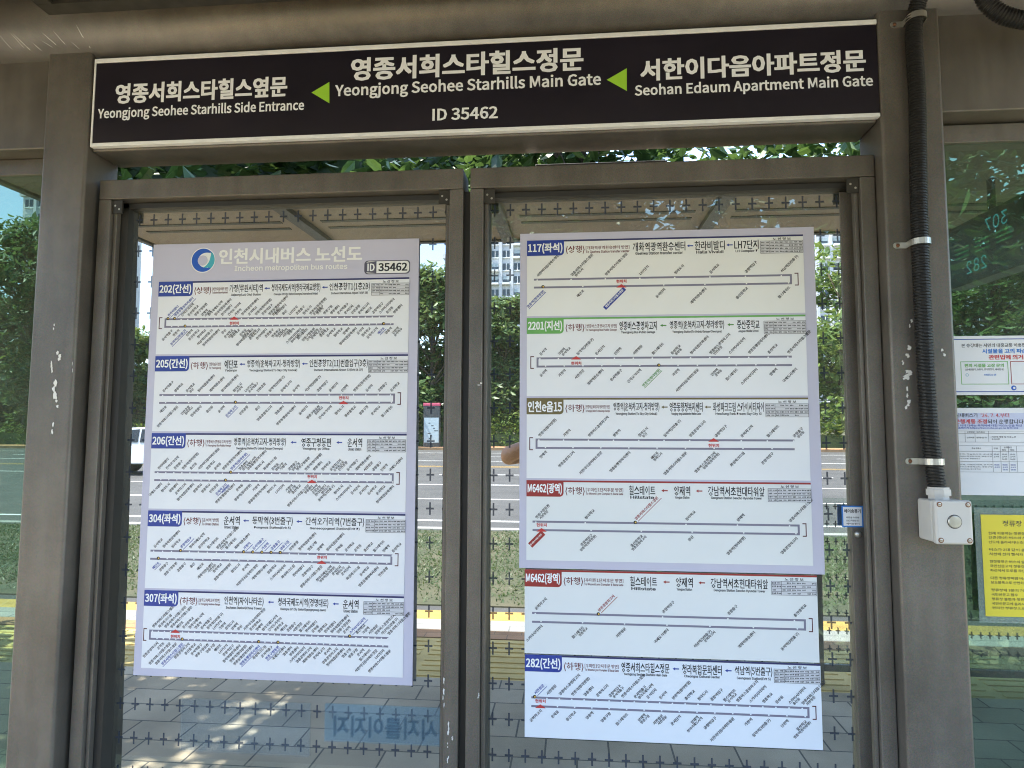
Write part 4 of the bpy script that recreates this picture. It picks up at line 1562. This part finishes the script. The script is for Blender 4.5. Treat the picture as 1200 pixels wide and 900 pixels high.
# ================================================================== CONDUIT, CLIPS, BUTTON BOX
def corrugated(path, r, pitch):
    pts = [Vector(p_) for p_ in path]
    # catmull-rom resample
    dense = []
    for i in range(len(pts) - 1):
        p0, p1, p2, p3 = pts[max(i - 1, 0)], pts[i], pts[i + 1], pts[min(i + 2, len(pts) - 1)]
        for k in range(40):
            t = k / 40
            dense.append(0.5 * ((2 * p1) + (p2 - p0) * t + (2 * p0 - 5 * p1 + 4 * p2 - p3) * t * t + (3 * p1 - p0 - 3 * p2 + p3) * t ** 3))
    dense.append(pts[-1])
    out, acc, last = [dense[0]], 0.0, dense[0]
    step = pitch / 4
    for q in dense[1:]:
        while (q - last).length >= step:
            last = last + (q - last).normalized() * step
            out.append(last)
    rad = [r * (1.0 if (i % 4) in (0, 1) else 0.87) for i in range(len(out))]
    return out, rad


CY = -0.030
cx = [at(1083, -14, CY - .03), at(1072, 20, CY), at(1075, 120, CY), at(1077, 250, CY), at(1083, 400, CY), at(1089, 500, CY), at(1095, 550, CY), at(1098.5, 574, CY)]
path = [(cx[0][0] + .02, CY - .06, cx[0][1] + .03)] + [(x, CY, z) for x, z in cx[1:]]
path = [(path[0][0] + .05, CY - .10, path[0][2] + .05)] + path
cd = thing('cable_conduit', 'black corrugated conduit running down the right post into the grey box', 'conduit', (cx[-1][0], CY, cx[-1][1]))
pts, rad = corrugated(path, 0.0228, 0.0078)
MB().tube(pts, rad, M['conduit'], 18).build('tube', cd, smooth=False)
for (px, py) in ((1069, 23), (1073.5, 286), (1089, 543)):
    X, Z = at(px + 5, py - 2, CY)
    c = MB()
    prof = []
    for k in range(13):
        a = R(180 - 180 * k / 12)
        prof.append((X + 0.0246 * math.cos(a), CY - 0.0246 * math.sin(a)))
    prof = [(X - .0246, -.003)] + prof + [(X + .0246, -.003)]
    hw = .0085
    vv, ff = [], []
    for (x, y) in prof:
        dx, dy = x - X, y - CY
        l = max(1e-6, math.hypot(dx, dy))
        xo, yo = x + dx / l * .0016, y + dy / l * .0016
        vv += [(x, y, Z - hw), (x, y, Z + hw), (xo, yo, Z + hw), (xo, yo, Z - hw)]
    for i in range(len(prof) - 1):
        for k in range(4):
            ff.append((i * 4 + k, i * 4 + (k + 1) % 4, (i + 1) * 4 + (k + 1) % 4, (i + 1) * 4 + k))
    c.add(vv, ff, M['steel'])
    fl = MB()
    c.box(X - .052, X - .0236, -.0030, -.0008, Z - hw, Z + hw, M['steel'])
    c.tube([(X - .052, -.0008, Z), (X - .052, -.0030, Z)], hw, M['steel'], 20)
    clip = c.build('clip', cd)
    s_ = MB()
    s_.lathe((X - .048, -.003, Z), (0, -1, 0), [(0, .0052), (.002, .0048), (.0032, .0022), (.0034, 0)], M['rust'], 14)
    s_.build('screw', clip, smooth=True)

# second conduit looping under the canopy at the right
lp_ = [at(a, b_, -.10) for a, b_ in ((1146, -30), (1153, -4), (1166, 12), (1186, 21), (1212, 24), (1250, 18), (1290, -4), (1305, -30))]
pts, rad = corrugated([(a, -.10, b_) for a, b_ in lp_], 0.0235, 0.0085)
o = MB().tube(pts, rad, M['conduit'], 18).build('conduit_loop', loc=(1.30, -.10, 2.715))
tag(o, 'black corrugated conduit sagging in a loop at the top right', 'conduit')

bx = thing('button_box', 'grey plastic box with round steel push button on the right post', 'button box', (0.985, -0.05, 1.23))
fx0, fz1 = at(1095, 586, -.1)
fx1 = at(1139, 588, -.1)[0]
fz0 = at(1100, 638, -.1)[1]
MB().box(fx0 + .002, fx1 - .002, -.078, -.0015, fz0 + .002, fz1 - .002, M['abs']).build('body', bx, bevel=0.007, segs=4)
MB().box(fx0, fx1, -.102, -.0785, fz0, fz1, M['abs']).build('cover', bx, bevel=0.007, segs=4)
for sx in (fx0 + .011, fx1 - .011):
    for sz in (fz0 + .011, fz1 - .011):
        s_ = MB()
        s_.lathe((sx, -.1018, sz), (0, -1, 0), [(0, .0068), (.0006, .0068), (.0008, .005)], M['rust'], 18)
        s_.lathe((sx, -.1026, sz), (0, -1, 0), [(0, .0044), (.0008, .0040), (.0012, .002), (.0013, 0)], M['steel'], 16)
        s_.box(sx - .003, sx + .003, -.1043, -.1039, sz - .0005, sz + .0005, M['rust'])
        s_.build('screw', bx)
cxm, czm = (fx0 + fx1) / 2, (fz0 + fz1) / 2 + .002
pb = MB()
pb.lathe((cxm, -.1018, czm), (0, -1, 0), [(0, .0165), (.002, .0165), (.0036, .0150), (.0042, .0125), (.0036, .0115), (.002, .0112)], M['steel'], 36)
pb.lathe((cxm, -.1018, czm), (0, -1, 0), [(0, .0182), (.0006, .0182), (.0007, .0160)], M['gasket'], 36)
pbo = pb.build('push_button', bx)
pc = MB()
pc.lathe((cxm, -.1036, czm), (0, -1, 0), [(0, .0108), (.0014, .0106), (.0019, .0096), (.0021, 0)], M['steel'], 36)
pc.build('button_cap', pbo)
gx, gz = at(1098.5, 580, -.045)
gl_ = MB()
gl_.lathe((cx[-1][0], CY - .004, fz1 - .004), (0, 0, 1), [(0, .026), (.012, .026), (.0122, .031), (.028, .031), (.0282, .0275), (.034, .0275)], M['abs'], 8)
gl_.build('cable_gland', bx)

# ================================================================== STREET THINGS SEEN MIRRORED IN THE GLASS
# bus number display hung under the canopy
dsp = thing('led_display', 'black hanging display showing bus numbers in cyan light', 'display', (2.14, -1.45, 2.30))
MB().box(2.10, 2.20, -1.80, -1.12, 2.30, 2.64, M['pillar_dark']).build('casing', dsp, bevel=0.006)
MB().box(2.14, 2.16, -1.47, -1.43, 2.641, 2.818, M['dark_metal']).build('hanger', dsp)
ld = MB()


def side_text(mb, s, y0, y1, zc, h, x, m):
    glyphs([s], .0)
    v, f = _cache[(s, .0)]
    lo, hi = v.min(0), v.max(0)
    w = (v - lo) / (hi - lo)
    mb.add([(x, y1 - a * (y1 - y0), zc + (b_ - .5) * h) for a, b_ in w], f, m)


side_text(ld, '307', -1.42, -1.24, 2.565, .07, 2.0985, M['led'])
side_text(ld, '282', -1.60, -1.42, 2.385, .07, 2.0985, M['led'])
for zz in (2.50, 2.475, 2.45):
    for yy in (-1.70, -1.52, -1.34):
        ld.add([(2.0985, yy + .13, zz), (2.0985, yy, zz), (2.0985, yy, zz + .008), (2.0985, yy + .13, zz + .008)], [(0, 1, 2, 3)], M['led_green'])
ld.build('lettering', dsp)

# information pillar across the road
X, _ = refl(505, 520, 37.8)
pi_ = thing('information_pillar', 'slim information pillar with pink top and pale panel across the road', 'information pillar', (X, -37.8, 0.015))
MB().box(X - .5, X + .5, -37.95, -37.65, .015, 2.45, M['pillar_dark']).build('body', pi_, bevel=0.03)
MB().box(X - .5, X + .5, -37.96, -37.64, 2.452, 2.62, M['pillar_pink']).build('cap', pi_, bevel=0.02)
pn = MB().box(X - .44, X + .44, -37.649, -37.62, .28, 1.75, M['pillar_panel'])
r6 = random.Random(4)
for k in range(7):
    xx = X + r6.uniform(-.25, .2)
    zz = .5 + k * .15
    pn.box(xx, xx + r6.uniform(.08, .3), -37.6199, -37.617, zz, zz + .05, M['pillar_dark'])
pn.build('panel', pi_)

# white car on the road
def make_car(label, X, Yc, ang):
    t = thing('parked_car', label, 'car', (X, Yc, -0.131))
    Lb, W, = 4.4, 1.78
    prof = [(-2.2, .35), (-2.18, .72), (-2.0, .9), (-1.35, .98), (-.75, 1.45), (0.7, 1.5), (1.55, 1.42), (2.05, .98), (2.2, .8), (2.2, .35)]
    bm_ = MB()
    wid = lambda z: W / 2 * (1.0 if z < .95 else 1.0 - .28 * (z - .95))
    vv, ff = [], []
    n = len(prof)
    for s in (-1, 1):
        for (x, z) in prof:
            vv.append((X + x, Yc + s * wid(z), z - .131))
    for i in range(n - 1):
        ff.append((i, i + 1, n + i + 1, n + i))
    ff.append(tuple(range(n - 1, -1, -1)))
    ff.append(tuple(range(n, 2 * n)))
    ff.append((n - 1, 0, n, 2 * n - 1))
    bm_.add(vv, ff, M['car_paint'])
    bm_.build('body', t, bevel=.05, segs=3)
    for s in (-1, 1):
        for pts in (((-1.15, 1.02), (-.72, 1.38), (-.05, 1.42), (-.05, 1.02)), ((.03, 1.02), (.03, 1.42), (.7, 1.43), (1.45, 1.36), (1.7, 1.02))):
            w_ = MB()
            q = [(X + a, Yc + s * (wid(b_) + .012), b_ - .131) for a, b_ in pts]
            q2 = [(X + a, Yc + s * (wid(b_) - .03), b_ - .131) for a, b_ in pts]
            k = len(q)
            w_.add(q + q2, [tuple(range(k)), tuple(range(2 * k - 1, k - 1, -1))] + [(i, (i + 1) % k, k + (i + 1) % k, k + i) for i in range(k)], M['car_glass'])
            w_.build('side_window', t)
        for xx in (-1.35, 1.35):
            w_ = MB()
            w_.lathe((X + xx, Yc + s * (W / 2 - .17), .32 - .131), (0, s, 0), [(0, .26), (.0, .32), (.03, .335), (.17, .335), (.2, .31), (.2, .22)], M['tyre'], 28)
            wo = w_.build('wheel', t, smooth=True)
            r_ = MB()
            r_.lathe((X + xx, Yc + s * (W / 2 + .012), .32 - .131), (0, s, 0), [(0, .215), (.012, .21), (.02, .06), (.028, .0)], M['rim'], 18)
            r_.build('rim', wo)
        hl = MB().box(X - 2.19, X - 2.02, Yc + s * .62 - .16, Yc + s * .62 + .16, .66 - .131, .8 - .131, M['lamp_clear'])
        hl.build('headlight', t, bevel=.03)
        tlp = MB().box(X + 2.06, X + 2.215, Yc + s * .68 - .12, Yc + s * .68 + .12, .8 - .131, .95 - .131, M['redtab'])
        tlp.build('tail_light', t, bevel=.03)
    ws_ = MB()
    a = [(X - 1.36, Yc - .72, 1.005 - .131), (X - 1.36, Yc + .72, 1.005 - .131), (X - .78, Yc + .62, 1.455 - .131), (X - .78, Yc - .62, 1.455 - .131)]
    b2 = [(p_[0] + .04, p_[1], p_[2] - .03) for p_ in a]
    a = [(p_[0] - .012, p_[1], p_[2] + .012) for p_ in a]
    ws_.add(a + b2, [(0, 1, 2, 3), (7, 6, 5, 4), (0, 4, 5, 1), (1, 5, 6, 2), (2, 6, 7, 3), (3, 7, 4, 0)], M['car_glass'])
    ws_.build('windscreen', t)
    return t


X, _ = refl(160, 540, 18.5)
make_car('white car on the road mirrored at the left edge of the left window', X, -18.5, 0)

# yellow banner tied between two posts
X, _ = refl(16, 510, 36.6)
bn = thing('street_banner', 'yellow banner with dark print across the road at the left edge', 'banner', (X, -38.2, 0.015))
bm = MB().box(X - 1.7, X + 1.7, -38.21, -38.19, .15, 1.95, M['banner'])
r7 = random.Random(12)
bm.build('cloth', bn)
pr = MB()
for (zz, h_) in ((1.35, .45), (.55, .45)):
    xx = X - 1.35
    while xx < X + 1.2:
        w_ = r7.uniform(.28, .4)
        pr.box(xx, xx + .06, -38.189, -38.186, zz - h_ / 2, zz + h_ / 2, M['pillar_dark'])
        pr.box(xx + .061, xx + w_, -38.189, -38.186, zz + h_ / 2 - .06, zz + h_ / 2, M['pillar_dark'])
        if r7.random() < .6:
            pr.box(xx + .061, xx + w_, -38.189, -38.186, zz - .03, zz + .03, M['pillar_dark'])
        if r7.random() < .6:
            pr.box(xx + w_ - .06, xx + w_, -38.189, -38.186, zz - h_ / 2, zz + h_ / 2 - .061, M['pillar_dark'])
        xx += w_ + .14
pr.build('lettering', bn)
for s in (-1, 1):
    MB().tube([(X + s * 1.78, -38.2, .015), (X + s * 1.78, -38.2, 2.1)], .04, M['steel'], 10).build('post', bn)

# retaining wall and railing far left
rw = MB()
rw.box(-45, -12, -45.5, -45.2, 0, 3.1, M['pillar_dark'])
tag(rw.build('retaining_wall', loc=(-28, -45, 0)), 'dark retaining wall behind the trees across the road at the left', 'wall')
rl = thing('metal_railing', 'grey two-bar railing on top of the dark wall across the road', 'railing', (-28, -45.3, 3.1))
MB().box(-45, -12, -45.35, -45.3, 3.75, 3.83, M['steel']).box(-45, -12, -45.35, -45.3, 3.4, 3.46, M['steel']).build('bar', rl)
k = -44
while k < -12:
    MB().box(k, k + .07, -45.42, -45.352, 3.1, 3.8, M['steel']).build('post', rl)
    k += 3.2

# ================================================================== THE PHOTOGRAPHER
def skin_mesh(name, joints, edges, parent, m, sub=2):
    """joints: name -> (xyz, radius)"""
    keys = list(joints)
    base = world_loc(parent)
    me = bpy.data.meshes.new(name)
    me.from_pydata([tuple(Vector(joints[k][0]) - base) for k in keys], [(keys.index(a), keys.index(b)) for a, b in edges], [])
    o = bpy.data.objects.new(name, me)
    col.objects.link(o)
    o.parent = parent
    me.materials.append(m)
    o.modifiers.new('skin', 'SKIN')
    sv = me.skin_vertices[0].data
    for i, k in enumerate(keys):
        r = joints[k][1]
        sv[i].radius = r if isinstance(r, tuple) else (r, r)
        sv[i].use_root = (i == 0)
    o.modifiers['skin'].use_smooth_shade = True
    s = o.modifiers.new('sub', 'SUBSURF')
    s.levels = s.render_levels = sub
    return o


PX, PY = 0.02, -2.40
pe = thing('person', 'person in navy shirt and grey trousers holding up a phone with both hands', 'person', (PX, PY, 0))


def J(x, y, z):
    return (PX + x, PY + y, z)


body = {'pelvis': (J(0, 0, .92), (.145, .105)), 'waist': (J(0, .0, 1.08), (.135, .10)), 'chest': (J(0, .0, 1.27), (.155, .11)), 'neckb': (J(0, .0, 1.42), (.075, .07)),
        'neck': (J(0, .02, 1.48), .052), 'jaw': (J(0, .045, 1.545), (.062, .075)), 'face': (J(0, .045, 1.61), (.075, .092)), 'brow': (J(0, .035, 1.67), (.073, .09)), 'crown': (J(0, .02, 1.715), .05)}
eds = [('pelvis', 'waist'), ('waist', 'chest'), ('chest', 'neckb'), ('neckb', 'neck'), ('neck', 'jaw'), ('jaw', 'face'), ('face', 'brow'), ('brow', 'crown')]
for s, n in ((-1, 'l'), (1, 'r')):
    body.update({n + 'sh': (J(s * .175, 0, 1.37), .062), n + 'el': (J(s * .515, .06, 1.315), .068), n + 'wr': (J(s * .150, .30, 1.47), .028), n + 'pa': (J(s * .112, .345, 1.488), (.034, .022)),
                 n + 'hip': (J(s * .095, 0, .86), .088), n + 'kn': (J(s * .11, .02, .48), .058), n + 'an': (J(s * .115, -.01, .09), .04), n + 'to': (J(s * .125, .14, .045), .038)})
    eds += [('chest', n + 'sh'), (n + 'sh', n + 'el'), (n + 'el', n + 'wr'), (n + 'wr', n + 'pa'), ('pelvis', n + 'hip'), (n + 'hip', n + 'kn'), (n + 'kn', n + 'an'), (n + 'an', n + 'to')]
    for k, (dz, ln) in enumerate(((.030, .85), (.010, 1.0), (-.010, .95), (-.028, .75))):
        a, b_, c = n + 'f%da' % k, n + 'f%db' % k, n + 'f%dc' % k
        body[a] = (J(s * .092, .375, 1.492 + dz), .0095)
        body[b_] = (J(s * (.092 - .018 * ln), .402, 1.494 + dz), .0088)
        body[c] = (J(s * (.092 - .045 * ln), .398, 1.494 + dz), .0078)
        eds += [(n + 'pa', a), (a, b_), (b_, c)]
    body[n + 'ta'] = (J(s * .085, .342, 1.463), .011)
    body[n + 'tb'] = (J(s * .058, .345, 1.455), .0095)
    eds += [(n + 'pa', n + 'ta'), (n + 'ta', n + 'tb')]
bo = skin_mesh('body', body, eds, pe, M['skin'])
shirt = {k: (body[k][0], tuple(r * 1.13 for r in body[k][1]) if isinstance(body[k][1], tuple) else body[k][1] * 1.15) for k in ('pelvis', 'waist', 'chest', 'lsh', 'rsh')}
shirt['neckb'] = (J(0, 0, 1.405), (.085, .075))
for s, n in ((-1, 'l'), (1, 'r')):
    a, b_ = Vector(body[n + 'sh'][0]), Vector(body[n + 'el'][0])
    shirt[n + 'sl'] = (tuple(a.lerp(b_, .62)), .066)
skin_mesh('shirt', shirt, [('pelvis', 'waist'), ('waist', 'chest'), ('chest', 'neckb'), ('chest', 'lsh'), ('chest', 'rsh'), ('lsh', 'lsl'), ('rsh', 'rsl')], pe, M['shirt'])
tr_ = {'pelvis': (J(0, 0, .93), (.158, .12))}
te = []
for s, n in ((-1, 'l'), (1, 'r')):
    tr_.update({n + 'hip': (J(s * .098, 0, .84), .105), n + 'kn': (J(s * .112, .02, .48), .078), n + 'an': (J(s * .117, -.005, .10), .066)})
    te += [('pelvis', n + 'hip'), (n + 'hip', n + 'kn'), (n + 'kn', n + 'an')]
skin_mesh('trousers', tr_, te, pe, M['trousers'])
for s in (-1, 1):
    skin_mesh('shoe', {'a': (J(s * .117, -.045, .05), (.042, .045)), 'b': (J(s * .122, .08, .045), (.046, .040)), 'c': (J(s * .128, .185, .035), (.040, .030))}, [('a', 'b'), ('b', 'c')], pe, M['shoe'])


def blob(mb, c, r, m, n=16):
    c = Vector(c)
    prof = [(-r[2] * math.cos(math.pi * k / 10), math.sin(math.pi * k / 10)) for k in range(11)]
    vv, ff = [], []
    for (z, q) in prof:
        for k in range(n):
            a = 2 * math.pi * k / n
            vv.append((c.x + math.cos(a) * r[0] * max(q, .01), c.y + math.sin(a) * r[1] * max(q, .01), c.z + z))
    for i in range(10):
        for k in range(n):
            ff.append((i * n + k, i * n + (k + 1) % n, (i + 1) * n + (k + 1) % n, (i + 1) * n + k))
    mb.add(vv, ff, m)


hb = MB()
blob(hb, J(0, .012, 1.675), (.084, .100, .078), M['hair'])
blob(hb, J(0, -.025, 1.625), (.078, .070, .085), M['hair'])
hb.build('hair', pe, smooth=True)
for s in (-1, 1):
    e_ = MB()
    blob(e_, J(s * .031, .128, 1.628), (.013, .009, .008), M['white_ink'], 12)
    blob(e_, J(s * .031, .1345, 1.628), (.006, .004, .006), M['hair'], 10)
    e_.build('eye', pe, smooth=True)
    e_ = MB()
    blob(e_, J(s * .079, .035, 1.612), (.012, .022, .033), M['skin'], 12)
    e_.build('ear', pe, smooth=True)
e_ = MB()
blob(e_, J(0, .143, 1.600), (.014, .018, .024), M['skin'], 12)
e_.build('nose', pe, smooth=True)
e_ = MB()
blob(e_, J(0, .126, 1.560), (.024, .008, .007), M['redtab'], 12)
e_.build('mouth', pe, smooth=True)
ph = thing('smartphone', 'dark smartphone held up sideways by the person', 'phone', (0.02, -2.03, 1.45))
MB().box(-.062, .102, -2.030, -2.022, 1.452, 1.528, M['phone']).build('casing', ph, bevel=.004)
lz = MB()
for k in range(3):
    lz.lathe((.012 + k * .026, -2.022, 1.505), (0, 1, 0), [(0, .009), (.0025, .009), (.003, .006), (.003, 0)], M['car_glass'], 18)
lz.build('lens', ph)
